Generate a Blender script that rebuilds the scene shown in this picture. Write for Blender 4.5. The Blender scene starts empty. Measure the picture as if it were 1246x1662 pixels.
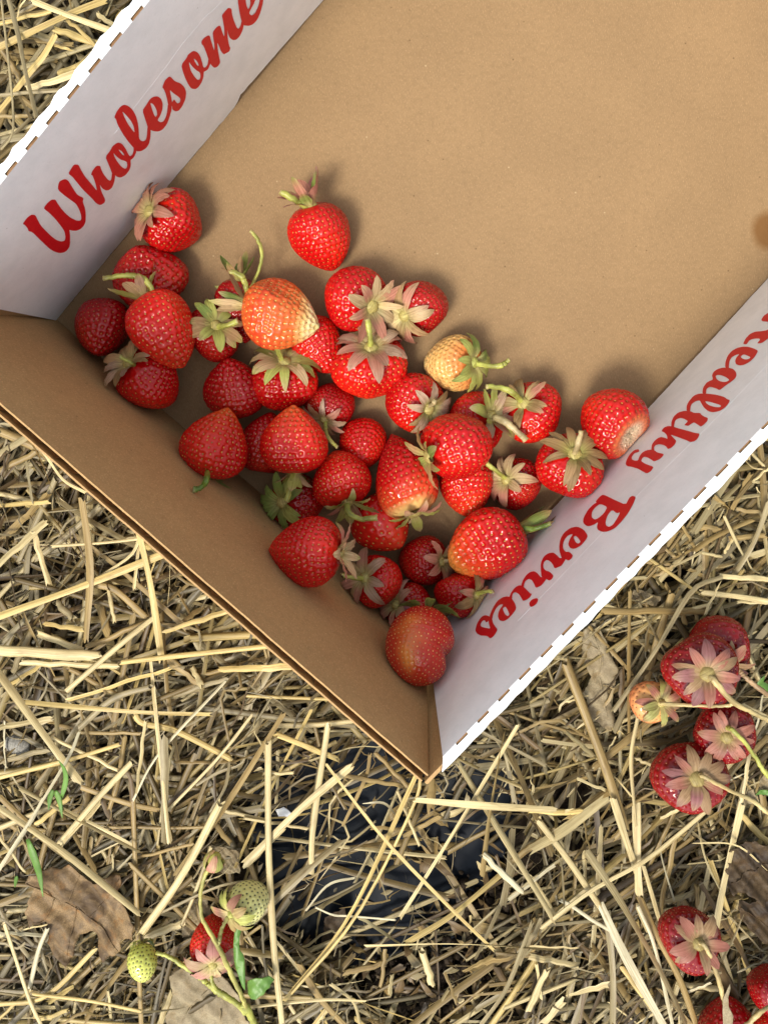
import bpy, bmesh, math, random
import numpy as np
from mathutils import Vector, Matrix, geometry

# ------------------------------------------------------------------ camera, sky, sun, exposure
SC = bpy.context.scene
COL = SC.collection
F_PX, D_CAM, TILT = 1300.0, 0.36, math.radians(7.0)
cam_d = bpy.data.cameras.new('camera')
cam_d.sensor_fit = 'VERTICAL'; cam_d.sensor_height = 36.0; cam_d.lens = F_PX / 1662 * 36.0
cam_d.clip_start = 0.01; cam_d.clip_end = 100.0
cam = bpy.data.objects.new('camera', cam_d); COL.objects.link(cam)
cam.location = (0, 0, D_CAM); cam.rotation_euler = (-TILT, 0, 0)
SC.camera = cam

SUN_EL, SUN_AZ = math.radians(60), math.atan2(-0.80, -0.60)      # low-left of the picture, high
world = bpy.data.worlds.new('World'); SC.world = world; world.use_nodes = True
wn = world.node_tree.nodes; wl = world.node_tree.links
sky = wn.new('ShaderNodeTexSky'); sky.sky_type = 'NISHITA'; sky.sun_disc = False
sky.sun_elevation = SUN_EL; sky.sun_rotation = math.pi / 2 - SUN_AZ; sky.dust_density = 3.0; sky.air_density = 0.7; sky.ozone_density = 0.6
hs = wn.new('ShaderNodeHueSaturation'); hs.inputs['Saturation'].default_value = 0.40; hs.inputs['Hue'].default_value = 0.46      # thin overcast
wl.new(sky.outputs[0], hs.inputs['Color']); wl.new(hs.outputs[0], wn['Background'].inputs[0]); wn['Background'].inputs[1].default_value = 0.15
sun_d = bpy.data.lights.new('sun', 'SUN'); sun_d.energy = 1.5; sun_d.angle = math.radians(15); sun_d.color = (1.0, 0.955, 0.80)
sun = bpy.data.objects.new('sun', sun_d); COL.objects.link(sun)
SV = Vector((math.cos(SUN_EL) * math.cos(SUN_AZ), math.cos(SUN_EL) * math.sin(SUN_AZ), math.sin(SUN_EL)))
sun.rotation_euler = SV.to_track_quat('Z', 'Y').to_euler(); sun.location = SV * 2
SC.view_settings.view_transform = 'Standard'; SC.view_settings.look = 'None'
SC.view_settings.gamma = 1.0; SC.view_settings.use_curve_mapping = False
SC.view_settings.exposure = 0.94

# ------------------------------------------------------------------ helpers
rng = np.random.default_rng(11)
random.seed(5)
CT, ST = math.cos(-TILT), math.sin(-TILT)
CAMP = np.array([0, 0, D_CAM])

def ray(px, py):
    x, y, z = (px - 623) / F_PX, -(py - 831) / F_PX, -1.0
    return np.array([x, y * CT - z * ST, y * ST + z * CT])

def at(px, py, z=0.0):
    "point of the place at height z that the photograph shows at this pixel"
    d = ray(px, py)
    return CAMP + d * ((z - D_CAM) / d[2])

def on_plane(px, py, p0, n):
    d = ray(px, py)
    return CAMP + d * (np.dot(p0 - CAMP, n) / np.dot(d, n))

def kpx(px, py, z):
    return float(np.linalg.norm(at(px + 1, py, z) - at(px, py, z)))

def unit(v):
    v = np.asarray(v, float); return v / np.linalg.norm(v)

def thing(name, label, cat, loc=(0, 0, 0), group=None):
    o = bpy.data.objects.new(name, None); COL.objects.link(o)
    o.empty_display_size = 0.01
    o.location = loc; tag(o, label, cat, group); return o

def tag(o, label=None, cat=None, group=None, kind=None):
    if label: o['label'] = label
    if cat: o['category'] = cat
    if group: o['group'] = group
    if kind: o['kind'] = kind
    return o

def mesh_obj(name, verts, faces, mats, parent=None, attrs=None, smooth=True, origin=None, mat_idx=None):
    """one mesh object; verts in world space; origin = parent's location when parented"""
    verts = np.asarray(verts, float)
    if origin is None: origin = np.array(parent.location) if parent is not None and parent.parent is None else np.zeros(3)
    me = bpy.data.meshes.new(name)
    me.from_pydata((verts - np.asarray(origin)).tolist(), [], faces if isinstance(faces, list) else faces.tolist())
    for m in (mats if isinstance(mats, (list, tuple)) else [mats]): me.materials.append(m)
    if mat_idx is not None: me.polygons.foreach_set('material_index', mat_idx)
    if smooth: me.polygons.foreach_set('use_smooth', [True] * len(me.polygons))
    for k, a in (attrs or {}).items():
        a = np.asarray(a, float)
        if k == 'col':
            at_ = me.attributes.new('col', 'FLOAT_COLOR', 'POINT')
            if a.shape[1] == 3: a = np.hstack([a, np.ones((len(a), 1))])
            at_.data.foreach_set('color', a.ravel())
        else:
            at_ = me.attributes.new(k, 'FLOAT_VECTOR', 'POINT'); at_.data.foreach_set('vector', a.ravel())
    me.update()
    o = bpy.data.objects.new(name, me); COL.objects.link(o)
    if parent is not None: o.parent = parent
    elif np.any(origin): o.location = origin
    return o

def catmull(pts, n):
    P = [np.asarray(p, float) for p in pts]
    if len(P) == 2: return np.array([P[0] + (P[1] - P[0]) * t for t in np.linspace(0, 1, n)])
    Q = [2 * P[0] - P[1]] + P + [2 * P[-1] - P[-2]]
    m = len(P) - 1; out = []
    for t in np.linspace(0, m - 1e-9, n):
        i = int(t); f = t - i; a, b, c, d = Q[i:i + 4]
        out.append(0.5 * (2 * b + (c - a) * f + (2 * a - 5 * b + 4 * c - d) * f * f + (3 * b - a - 3 * c + d) * f ** 3))
    return np.array(out)

def frames(P):
    T = np.gradient(P, axis=0); T /= np.linalg.norm(T, axis=1)[:, None] + 1e-12
    up = np.array([0, 0, 1.0])
    S = np.cross(T, up); l = np.linalg.norm(S, axis=1)[:, None]
    S = np.where(l > 1e-3, S / (l + 1e-12), np.array([1.0, 0, 0]))
    U = np.cross(S, T)
    return T, S, U

def tube(P, rad, ns=8, flat=1.0, cap=True):
    P = np.asarray(P); n = len(P); rad = np.broadcast_to(rad, (n,))
    T, S, U = frames(P); a = np.linspace(0, 2 * np.pi, ns, endpoint=False)
    V = (P[:, None, :] + (np.cos(a)[None, :, None] * S[:, None, :] + flat * np.sin(a)[None, :, None] * U[:, None, :]) * rad[:, None, None]).reshape(-1, 3)
    Fc = []
    for i in range(n - 1):
        for j in range(ns):
            k = (j + 1) % ns
            Fc.append([i * ns + j, i * ns + k, (i + 1) * ns + k, (i + 1) * ns + j])
    if cap: Fc += [list(range(ns))[::-1], list(range((n - 1) * ns, n * ns))]
    return V, Fc

# ------------------------------------------------------------------ materials
def mat(name):
    m = bpy.data.materials.new(name); m.use_nodes = True
    nt = m.node_tree; return m, nt.nodes, nt.links, nt.nodes['Principled BSDF']

def N(n, t, **kw):
    o = n.new(t)
    for k, v in kw.items():
        if k in ('Scale', 'Detail', 'Roughness', 'Distortion', 'Strength', 'Distance', 'Fac', 'W', 'Randomness'): o.inputs[k].default_value = v
        else: setattr(o, k, v)
    return o

def ramp(n, stops):
    r = n.new('ShaderNodeValToRGB'); e = r.color_ramp.elements
    while len(e) < len(stops): e.new(0.5)
    for x, (p, c) in zip(e, stops):
        x.position = p; x.color = (c, c, c, 1) if np.isscalar(c) else tuple(c) + (1,)
    return r

def mix(n, l, a, b, fac, mode='MIX'):
    m = n.new('ShaderNodeMix'); m.data_type = 'RGBA'; m.blend_type = mode
    for s, v in ((6, a), (7, b)):
        if hasattr(v, 'links'): l.new(v, m.inputs[s])
        else: m.inputs[s].default_value = tuple(v) + (1,)
    if hasattr(fac, 'links'): l.new(fac, m.inputs[0])
    else: m.inputs[0].default_value = fac
    return m.outputs[2]

def bump(n, l, b, h, strength, dist):
    bp = n.new('ShaderNodeBump'); bp.inputs['Strength'].default_value = strength; bp.inputs['Distance'].default_value = dist
    l.new(h, bp.inputs['Height']); l.new(bp.outputs[0], b.inputs['Normal'])

def m_kraft(name, base, painted_shade=None):
    m, n, l, b = mat(name)
    tc = n.new('ShaderNodeTexCoord').outputs['Object']
    big = N(n, 'ShaderNodeTexNoise', Scale=28.0, Detail=4.0); l.new(tc, big.inputs['Vector'])
    med = N(n, 'ShaderNodeTexNoise', Scale=420.0, Detail=5.0, Roughness=0.7); l.new(tc, med.inputs['Vector'])
    mp = n.new('ShaderNodeMapping'); mp.inputs['Scale'].default_value = (2600, 900, 900); mp.inputs['Rotation'].default_value = (0, 0, 0.8); l.new(tc, mp.inputs[0])
    fib = N(n, 'ShaderNodeTexNoise', Scale=1.0, Detail=3.0, Roughness=0.65); l.new(mp.outputs[0], fib.inputs['Vector'])
    c0 = mix(n, l, [x * 0.95 for x in base], [min(1, x * 1.05) for x in base], ramp_out(n, l, big.outputs[0], [(0.35, 0.0), (0.65, 1.0)]))
    c1 = mix(n, l, c0, [x * 0.66 for x in base], ramp_out(n, l, med.outputs[0], [(0.45, 0.0), (0.75, 0.5)]))
    c2 = mix(n, l, c1, [min(1, x * 1.5 + 0.03) for x in base], ramp_out(n, l, fib.outputs[0], [(0.52, 0.0), (0.75, 0.7)]))
    vo = N(n, 'ShaderNodeTexVoronoi', Scale=210.0); l.new(tc, vo.inputs['Vector'])
    sel = N(n, 'ShaderNodeTexWhiteNoise'); sel.noise_dimensions = '3D'; l.new(vo.outputs['Position'], sel.inputs['Vector'])
    spk = ramp_out(n, l, vo.outputs['Distance'], [(0.05, 1.0), (0.10, 0.0)]); s2 = ramp_out(n, l, sel.outputs[0], [(0.76, 0.0), (0.86, 0.8)])
    mu = N(n, 'ShaderNodeMath', operation='MULTIPLY'); l.new(spk, mu.inputs[0]); l.new(s2, mu.inputs[1])
    c3 = mix(n, l, c2, (0.13, 0.075, 0.035), mu.outputs[0])
    s3 = ramp_out(n, l, sel.outputs[0], [(0.05, 0.7), (0.07, 0.0)])
    mu2 = N(n, 'ShaderNodeMath', operation='MULTIPLY'); l.new(spk, mu2.inputs[0]); l.new(s3, mu2.inputs[1])
    c4 = mix(n, l, c3, (0.48, 0.36, 0.21), mu2.outputs[0])
    if painted_shade is not None:  # shadow and warm bounce of a berry outside the frame, painted into the colour
        p, r = painted_shade
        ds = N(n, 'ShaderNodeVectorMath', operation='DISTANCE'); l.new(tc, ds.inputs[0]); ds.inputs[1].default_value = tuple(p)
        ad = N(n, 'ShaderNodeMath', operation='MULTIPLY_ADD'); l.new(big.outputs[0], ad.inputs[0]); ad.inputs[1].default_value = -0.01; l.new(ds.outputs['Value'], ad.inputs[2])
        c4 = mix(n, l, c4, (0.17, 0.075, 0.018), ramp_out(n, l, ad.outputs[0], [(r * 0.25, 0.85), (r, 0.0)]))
    l.new(c4, b.inputs['Base Color']); b.inputs['Roughness'].default_value = 0.75; b.inputs['Specular IOR Level'].default_value = 0.25
    bump(n, l, b, fib.outputs[0], 0.25, 0.0002)
    return m

def ramp_out(n, l, src, stops):
    r = ramp(n, stops); l.new(src, r.inputs[0]); return r.outputs[0]

def m_white():
    m, n, l, b = mat('white_liner')
    tc = n.new('ShaderNodeTexCoord').outputs['Object']
    a = N(n, 'ShaderNodeTexNoise', Scale=90.0, Detail=6.0, Roughness=0.65); l.new(tc, a.inputs['Vector'])
    f = N(n, 'ShaderNodeTexNoise', Scale=900.0, Detail=4.0, Roughness=0.7); l.new(tc, f.inputs['Vector'])
    st = N(n, 'ShaderNodeTexNoise', Scale=35.0, Detail=3.0); l.new(tc, st.inputs['Vector'])
    c0 = mix(n, l, (0.80, 0.81, 0.815), (0.88, 0.885, 0.89), ramp_out(n, l, a.outputs[0], [(0.35, 0.0), (0.62, 1.0)]))
    c1 = mix(n, l, c0, (0.72, 0.72, 0.72), ramp_out(n, l, f.outputs[0], [(0.55, 0.0), (0.75, 0.5)]))
    c2 = mix(n, l, c1, (0.78, 0.60, 0.57), ramp_out(n, l, st.outputs[0], [(0.66, 0.0), (0.8, 0.22)]))
    vo = N(n, 'ShaderNodeTexVoronoi', Scale=110.0); l.new(tc, vo.inputs['Vector'])
    c3 = mix(n, l, c2, (0.35, 0.33, 0.31), ramp_out(n, l, vo.outputs['Distance'], [(0.018, 0.7), (0.03, 0.0)]))
    l.new(c3, b.inputs['Base Color']); b.inputs['Roughness'].default_value = 0.55; b.inputs['Specular IOR Level'].default_value = 0.35
    bump(n, l, b, a.outputs[0], 0.25, 0.0006)
    return m

def m_attr(name, rough=0.5, streak=None, sss=0.0, sss_r=(1, .3, .2), sss_s=0.002, spec=0.5, coat=0.0, var=0.15, trans=0.0, mott=None, bumpd=0.0002):
    """base colour from the mesh's own colour attribute, with grain along its length"""
    m, n, l, b = mat(name)
    at_ = N(n, 'ShaderNodeAttribute', attribute_name='col')
    c = at_.outputs['Color']
    if streak:
        uv = N(n, 'ShaderNodeAttribute', attribute_name='suv')
        mp = n.new('ShaderNodeMapping'); mp.inputs['Scale'].default_value = streak; l.new(uv.outputs['Vector'], mp.inputs[0])
        ns = N(n, 'ShaderNodeTexNoise', Scale=1.0, Detail=4.0, Roughness=0.7); l.new(mp.outputs[0], ns.inputs['Vector'])
        dk = mix(n, l, c, (0.62, 0.56, 0.48), 1.0, 'MULTIPLY')
        c = mix(n, l, c, dk, ramp_out(n, l, ns.outputs[0], [(0.40, 0.0), (0.62, 0.95)]))
        mp2 = n.new('ShaderNodeMapping'); mp2.inputs['Scale'].default_value = (streak[0] * .35, streak[1] * 5, 1); l.new(uv.outputs['Vector'], mp2.inputs[0])
        n2 = N(n, 'ShaderNodeTexNoise', Scale=1.0, Detail=3.0, Roughness=0.6); l.new(mp2.outputs[0], n2.inputs['Vector'])
        dk2 = mix(n, l, c, (0.55, 0.47, 0.38), 1.0, 'MULTIPLY')
        c = mix(n, l, c, dk2, ramp_out(n, l, n2.outputs[0], [(0.55, 0.0), (0.8, 0.8)]))
        bump(n, l, b, ns.outputs[0], 0.5, bumpd)
    if mott:
        tc = n.new('ShaderNodeTexCoord').outputs['Object']
        ns = N(n, 'ShaderNodeTexNoise', Scale=mott, Detail=4.0, Roughness=0.6); l.new(tc, ns.inputs['Vector'])
        dk = mix(n, l, c, (0.62, 0.5, 0.5), 1.0, 'MULTIPLY')
        c = mix(n, l, c, dk, ramp_out(n, l, ns.outputs[0], [(0.45, 0.0), (0.7, 0.7)]))
    l.new(c, b.inputs['Base Color'])
    b.inputs['Roughness'].default_value = rough; b.inputs['Specular IOR Level'].default_value = spec
    if name == 'strawberry_flesh':                                 # dusty and polished patches
        tc = n.new('ShaderNodeTexCoord').outputs['Object']
        rn = N(n, 'ShaderNodeTexNoise', Scale=85.0, Detail=3.0); l.new(tc, rn.inputs['Vector'])
        l.new(ramp_out(n, l, rn.outputs[0], [(0.38, 0.10), (0.66, 0.25)]), b.inputs['Roughness'])
    b.inputs['Subsurface Weight'].default_value = sss; b.inputs['Subsurface Radius'].default_value = sss_r; b.inputs['Subsurface Scale'].default_value = sss_s
    b.inputs['Coat Weight'].default_value = coat; b.inputs['Coat Roughness'].default_value = 0.12
    return m

def m_plain(name, col, rough=0.5, spec=0.5, nscale=None, col2=None, bstr=0.0, bdist=0.0005, lo=0.35, hi=0.65):
    m, n, l, b = mat(name)
    if nscale:
        tc = n.new('ShaderNodeTexCoord').outputs['Object']
        ns = N(n, 'ShaderNodeTexNoise', Scale=nscale, Detail=6.0, Roughness=0.65); l.new(tc, ns.inputs['Vector'])
        l.new(mix(n, l, col, col2, ramp_out(n, l, ns.outputs[0], [(lo, 0.0), (hi, 1.0)])), b.inputs['Base Color'])
        if bstr: bump(n, l, b, ns.outputs[0], bstr, bdist)
    else: b.inputs['Base Color'].default_value = tuple(col) + (1,)
    b.inputs['Roughness'].default_value = rough; b.inputs['Specular IOR Level'].default_value = spec
    return m

def m_leaf(name, dark, light, warm):
    m, n, l, b = mat(name)
    tc = n.new('ShaderNodeTexCoord').outputs['Object']
    a = N(n, 'ShaderNodeTexNoise', Scale=75.0, Detail=5.0, Roughness=0.6, Distortion=0.6); l.new(tc, a.inputs['Vector'])
    w = N(n, 'ShaderNodeTexNoise', Scale=160.0, Detail=3.0); l.new(tc, w.inputs['Vector'])
    f = N(n, 'ShaderNodeTexVoronoi', Scale=900.0, feature='DISTANCE_TO_EDGE'); l.new(tc, f.inputs['Vector'])
    s = N(n, 'ShaderNodeTexVoronoi', Scale=260.0); l.new(tc, s.inputs['Vector'])
    c = mix(n, l, dark, light, ramp_out(n, l, a.outputs[0], [(0.40, 0.0), (0.60, 1.0)]))
    c = mix(n, l, c, warm, ramp_out(n, l, w.outputs[0], [(0.55, 0.0), (0.7, 0.7)]))
    c = mix(n, l, c, [x * .55 for x in dark], ramp_out(n, l, f.outputs[0], [(0.0, 0.55), (0.10, 0.0)]))
    c = mix(n, l, c, [x * .4 for x in dark], ramp_out(n, l, s.outputs['Distance'], [(0.04, 0.8), (0.09, 0.0)]))
    l.new(c, b.inputs['Base Color']); b.inputs['Roughness'].default_value = 0.62; b.inputs['Specular IOR Level'].default_value = 0.3
    bump(n, l, b, a.outputs[0], 0.6, 0.0008)
    return m

H_BOX = 0.115
M = {}
M['kraft'] = m_kraft('kraft_cardboard', (0.280, 0.178, 0.088), painted_shade=(at(1252, 375, 0) - sum(at(*p, 0) for p in ((98, 524), (692, 1030), (1000, -562), (1700, -27))) / 4, 0.0035))  # floor colour includes a painted berry shadow at the right edge
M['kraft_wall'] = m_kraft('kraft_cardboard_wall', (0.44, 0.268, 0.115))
M['core'] = m_plain('cardboard_core', (0.20, 0.11, 0.05), 0.85, 0.2, 300, (0.28, 0.16, 0.08))
M['white'] = m_white()
M['red_ink'] = m_plain('red_ink', (0.60, 0.003, 0.010), 0.5, 0.4, 500, (0.66, 0.006, 0.013), 0.1, 0.0001)
M['straw'] = m_attr('straw', 0.42, streak=(1500, 22, 1), spec=0.3)
M['flesh'] = m_attr('strawberry_flesh', 0.17, sss=0.09, sss_r=(1, .2, .15), sss_s=0.0009, spec=0.5, coat=0.0, mott=None)
M['seed'] = m_attr('achene', 0.4, spec=0.5)
M['sepal'] = m_attr('sepal', 0.55, streak=(1600, 60, 1), spec=0.35, sss=0.1, sss_r=(1, .8, .5), sss_s=0.0008)
M['stem'] = m_attr('stem', 0.4, streak=(500, 40, 1), spec=0.4, sss=0.15, sss_r=(1, .9, .4), sss_s=0.001)
M['soil'] = m_plain('soil', (0.016, 0.011, 0.008), 0.95, 0.15, 160, (0.060, 0.043, 0.028), 0.9, 0.003)
M['film'] = m_plain('black_film', (0.004, 0.006, 0.010), 0.55, 0.12, 40, (0.009, 0.012, 0.018), 0.15, 0.001)
M['dead_leaf'] = m_leaf('dead_leaf', (0.085, 0.050, 0.022), (0.27, 0.175, 0.082), (0.23, 0.105, 0.025))
M['tan_leaf'] = m_leaf('tan_leaf', (0.21, 0.16, 0.09), (0.33, 0.265, 0.16), (0.25, 0.17, 0.075))
M['dark_leaf'] = m_leaf('dark_leaf', (0.03, 0.018, 0.010), (0.085, 0.052, 0.022), (0.07, 0.035, 0.012))
M['green_leaf'] = m_plain('green_leaf', (0.075, 0.17, 0.025), 0.45, 0.45, 120, (0.13, 0.25, 0.04), 0.25, 0.0003)
# ------------------------------------------------------------------ the cardboard box
FL, FR = (98, 524), (692, 1030)                       # floor corners nearest the viewer
FLe, FRe = (1000, -562), (1700, -27)                  # the far end, beyond the frame
cFL, cFR, cFLe, cFRe = (at(*p, 0) for p in (FL, FR, FLe, FRe))
box = thing('cardboard_box', 'open brown cardboard tray with white printed sides, holding strawberries on the straw', 'box', tuple((cFL + cFR + cFLe + cFRe) / 4))
FLOOR_POLY = np.array([cFL[:2], cFR[:2], cFRe[:2], cFLe[:2]])

def slab(a, b, c, d, n, th, nu=2, nv=2, wav=0.0, seed=0):
    """thick sheet spanning corner points a b (bottom) d c (top), thickness th along -n"""
    r = np.random.default_rng(seed); V = []; Fc = []
    for s in (0, 1):
        for j in range(nv):
            for i in range(nu):
                u, v = i / (nu - 1), j / (nv - 1)
                p = (a * (1 - u) + b * u) * (1 - v) + (d * (1 - u) + c * u) * v
                if wav and j == nv - 1: p = p + np.array([0, 0, 1]) * wav * (math.sin(u * 37) * .5 + math.sin(u * 91 + 1) * .3 + math.sin(u * 210) * .25)
                V.append(p - n * th * s)
    o = nu * nv; I = lambda s, i, j: s * o + j * nu + i
    for j in range(nv - 1):
        for i in range(nu - 1):
            Fc.append([I(0, i, j), I(0, i + 1, j), I(0, i + 1, j + 1), I(0, i, j + 1)])
            Fc.append([I(1, i, j + 1), I(1, i + 1, j + 1), I(1, i + 1, j), I(1, i, j)])
    for i in range(nu - 1):
        Fc.append([I(0, i + 1, 0), I(0, i, 0), I(1, i, 0), I(1, i + 1, 0)])
        Fc.append([I(0, i, nv - 1), I(0, i + 1, nv - 1), I(1, i + 1, nv - 1), I(1, i, nv - 1)])
    for j in range(nv - 1):
        Fc.append([I(0, 0, j), I(0, 0, j + 1), I(1, 0, j + 1), I(1, 0, j)])
        Fc.append([I(0, nu - 1, j + 1), I(0, nu - 1, j), I(1, nu - 1, j), I(1, nu - 1, j + 1)])
    return np.array(V), Fc

def facing(n, p):
    return n if np.dot(n, CAMP - p) > 0 else -n

xd = unit(cFR - cFL) * .0045
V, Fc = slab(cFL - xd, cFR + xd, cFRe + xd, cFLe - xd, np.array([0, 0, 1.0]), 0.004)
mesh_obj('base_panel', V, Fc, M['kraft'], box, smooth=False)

def wall(name, b0, b1, t0, t1, parent, matname, flutes=True, seed=1, th=0.0035):
    n = facing(unit(np.cross(b1 - b0, t0 - b0)), (b0 + t1) / 2)
    lift = np.array([0, 0, -0.002])
    V1, F1 = slab(b0 + lift, b1 + lift, t1, t0, n, 0.0006, 120, 4, 0.00022, seed)
    V2, F2 = slab(b0 + lift - n * (th - .0006), b1 + lift - n * (th - .0006), t1 - n * (th - .0006) - [0, 0, .0004], t0 - n * (th - .0006) - [0, 0, .0004], n, 0.0006, 120, 4, 0.0003, seed + 5)
    o = mesh_obj(name, np.vstack([V1, V2]), F1 + [[i + len(V1) for i in f] for f in F2], matname, parent, smooth=False)
    if flutes:
        L = np.linalg.norm(t1 - t0); m = int(L / 0.0009); V = []
        for i in range(m):
            u = i / (m - 1); a = math.sin(i * math.pi / 4) * (th / 2 - .0007)
            for v in (0.01, 0.985 + 0.004 * math.sin(i * 1.7)):
                V.append((b0 * (1 - u) + b1 * u) * (1 - v) + (t0 * (1 - u) + t1 * u) * v - n * (th / 2 + a))
        Fc = [[2 * i, 2 * i + 2, 2 * i + 3, 2 * i + 1] for i in range(m - 1)]
        mesh_obj('fluted_core', V, Fc, M['core'], o, origin=np.array(box.location))
    return o

tEL, tER = at(-173, 501, H_BOX), at(695, 1258, H_BOX)
wd_ = unit(cFL - cFR) * .004
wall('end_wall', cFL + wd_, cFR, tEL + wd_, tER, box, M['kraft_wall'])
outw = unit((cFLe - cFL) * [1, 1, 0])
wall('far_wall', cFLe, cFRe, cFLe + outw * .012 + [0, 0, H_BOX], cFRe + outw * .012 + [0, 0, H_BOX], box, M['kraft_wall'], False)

FLAPS = {}
def flap(key, bot0, bot1, perf, end_top, slit0, slit_step, bottom_px, end0, seed, rim_w):
    """white inner side flap, its folded rim with the row of cut slits, and the brown wall behind it"""
    r = np.random.default_rng(seed)
    O = at(*bot0, 0.0008); B = at(*bot1, 0.0008); T = at(*perf, H_BOX)
    U = unit(B - O); n = facing(unit(np.cross(U, T - O)), (O + T) / 2); W = np.cross(n, U); W = W if W[2] > 0 else -W
    uv = lambda p: (np.dot(p - O, U), np.dot(p - O, W))
    P = lambda u, v, d=0.0: O + U * u + W * v + n * d
    FLAPS[key] = (O, U, W, n)
    v_t = (H_BOX - O[2]) / W[2]
    u_end = uv(on_plane(*end_top, O, n))[0]
    outd = -unit(n * [1, 1, 0]) ; outd = unit(outd - U * np.dot(outd, U) * 1.0); outd[2] = 0
    s0 = uv(on_plane(*slit0, O, n))[0]; s1 = uv(on_plane(slit0[0] + slit_step[0], slit0[1] + slit_step[1], O, n))[0]
    per = abs(s1 - s0); half = 0.26 * per
    Lmax = 0.46; cuts = set(); slits = []
    k0 = int((u_end - s0) / per) - 1
    k = k0
    while s0 + k * per < Lmax:
        c = s0 + k * per + r.normal(0, per * .01)
        if c - half > u_end + 0.003: slits.append((c - half, c + half)); cuts |= {c - half, c + half}
        k += 1
    us = sorted(cuts | {u_end, Lmax}); cols = [us[0]]
    for a, b in zip(us, us[1:]):
        m = max(1, int((b - a) / 0.0022)); cols += [a + (b - a) * i / m for i in range(1, m + 1)]
    cols = np.array(cols)
    # in-plane bottom outline
    bp = sorted(uv(on_plane(*p, O, n)) for p in bottom_px)
    bx, by = [b[0] for b in bp], [b[1] for b in bp]
    nz = np.cumsum(r.normal(0, 1, len(cols))); nz = nz - np.convolve(np.pad(nz, 20, 'edge'), np.ones(41) / 41, 'valid')
    nzb = r.normal(0, 0.00018, len(cols))
    prof_rows = []
    vs = [None, .2, .5, .8, .95, 1.0]
    bmp = lambda c: math.tanh(3 * math.cos(2 * math.pi * (c - s0) / per + 2.6)) * .6 + .3 * math.sin(c * 900)
    rows = []
    for ci, c in enumerate(cols):
        sh = lambda v: (end0 + (u_end - end0) * v) if False else 0
        col = []
        vb = np.interp(c, bx, by) + nzb[ci]
        for q in vs:
            v = vb if q is None else vb + (v_t - vb) * q
            # the end of the flap is cut on a slant: slide the first stretch of columns along
            f = max(0.0, 1 - (c - u_end) / 0.06)
            uu = c + f * (end0 - u_end) * (1 - v / v_t)
            col.append(P(uu, v))
        bulge = 0.0
        for a, b in slits:
            if a - .0008 <= c <= b + .0008: bulge = 1.0
        p1 = P(c, v_t)
        p2 = p1 + outd * 0.0006 + np.array([0, 0, 0.0007])
        p3 = p1 + outd * (rim_w + (0.00045 if key == 'left' else .00016) * bmp(c) + nz[ci] * 0.00010) + np.array([0, 0, 0.0010])
        p4 = p3 + outd * 0.0006 - np.array([0, 0, 0.0012])
        p5 = p4 * 1.0; p5 = P(c, 0.0) + outd * (rim_w + 0.001) ; p5[2] = -0.003
        if key == 'right':
            f2 = max(0.0, 1 - (c - u_end) / 0.012) ** 1.5
            p2, p3, p4 = p2 - U * .0006 * f2, p3 - U * .0036 * f2, p4 - U * .0040 * f2
        col += [p2, p3, p4, p5]
        rows.append(col)
    nr = len(rows[0]); V = np.array(rows).reshape(-1, 3)
    Fc = []; i1 = len(vs) - 1
    for ci in range(len(cols) - 1):
        mid = (cols[ci] + cols[ci + 1]) / 2; ins = any(a < mid < b for a, b in slits)
        for j in range(nr - 1):
            if ins and j == i1: continue
            Fc.append([ci * nr + j, (ci + 1) * nr + j, (ci + 1) * nr + j + 1, ci * nr + j + 1])
    # orient faces toward the viewer
    f0 = Fc[0]; nn = np.cross(V[f0[1]] - V[f0[0]], V[f0[2]] - V[f0[0]])
    if np.dot(nn, n) < 0: Fc = [f[::-1] for f in Fc]
    o = mesh_obj('side_flap', V, Fc, [M['white'], M['core']], box, smooth=False)
    md = o.modifiers.new('solid', 'SOLIDIFY'); md.thickness = 0.0008; md.offset = -1; md.material_offset_rim = 1
    # brown core seen through the slits
    V = []
    for c in (u_end + .001, Lmax - .001):
        q = P(c, v_t)
        for d, z in ((0.0002, -.0016), (0.0022, 0.0001), (0.0042, -.0016)): V.append(q + outd * d + np.array([0, 0, z]))
    mesh_obj('slit_core', V, [[0, 3, 4, 1], [1, 4, 5, 2]], M['core'], o, origin=np.array(box.location), smooth=False)
    return o, O, U, W, n, v_t, outd

lf = flap('left', (91, 520), (525, 0), (121, 151.5), (-157, 471), (226.7, 28), (-35.1, 41.1),
          [(91, 520), (275, 299), (384, 170), (388, 157), (525, 0), (900, -450)], 0.0, 21, 0.0031)
rf = flap('right', (693, 1034), (1246, 450), (993, 944), (723, 1250), (1193.5, 721.9), (-33.9, 37.6),
          [(693, 1034), (877, 846), (1050, 664), (1150, 556), (1246, 451), (1500, 170)], 0.0, 33, 0.0031)
for (o, O, U, W, n, v_t, outd), b0, tA in ((lf, cFL, tEL), (rf, cFR, tER)):
    L = 0.43
    proj = lambda q: q - n * (np.dot(q - O, n) + 0.0018)
    b, t0 = proj(b0 + [0, 0, .0003]), proj(np.array(tA) - [0, 0, 0.0006]); n2 = n; b = b - U * .0028; t0 = t0 - U * .0028
    b[2] = .0003
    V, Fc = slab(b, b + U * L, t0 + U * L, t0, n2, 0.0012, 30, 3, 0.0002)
    mesh_obj('side_wall', V, Fc, M['kraft_wall'], box, smooth=False)

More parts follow.
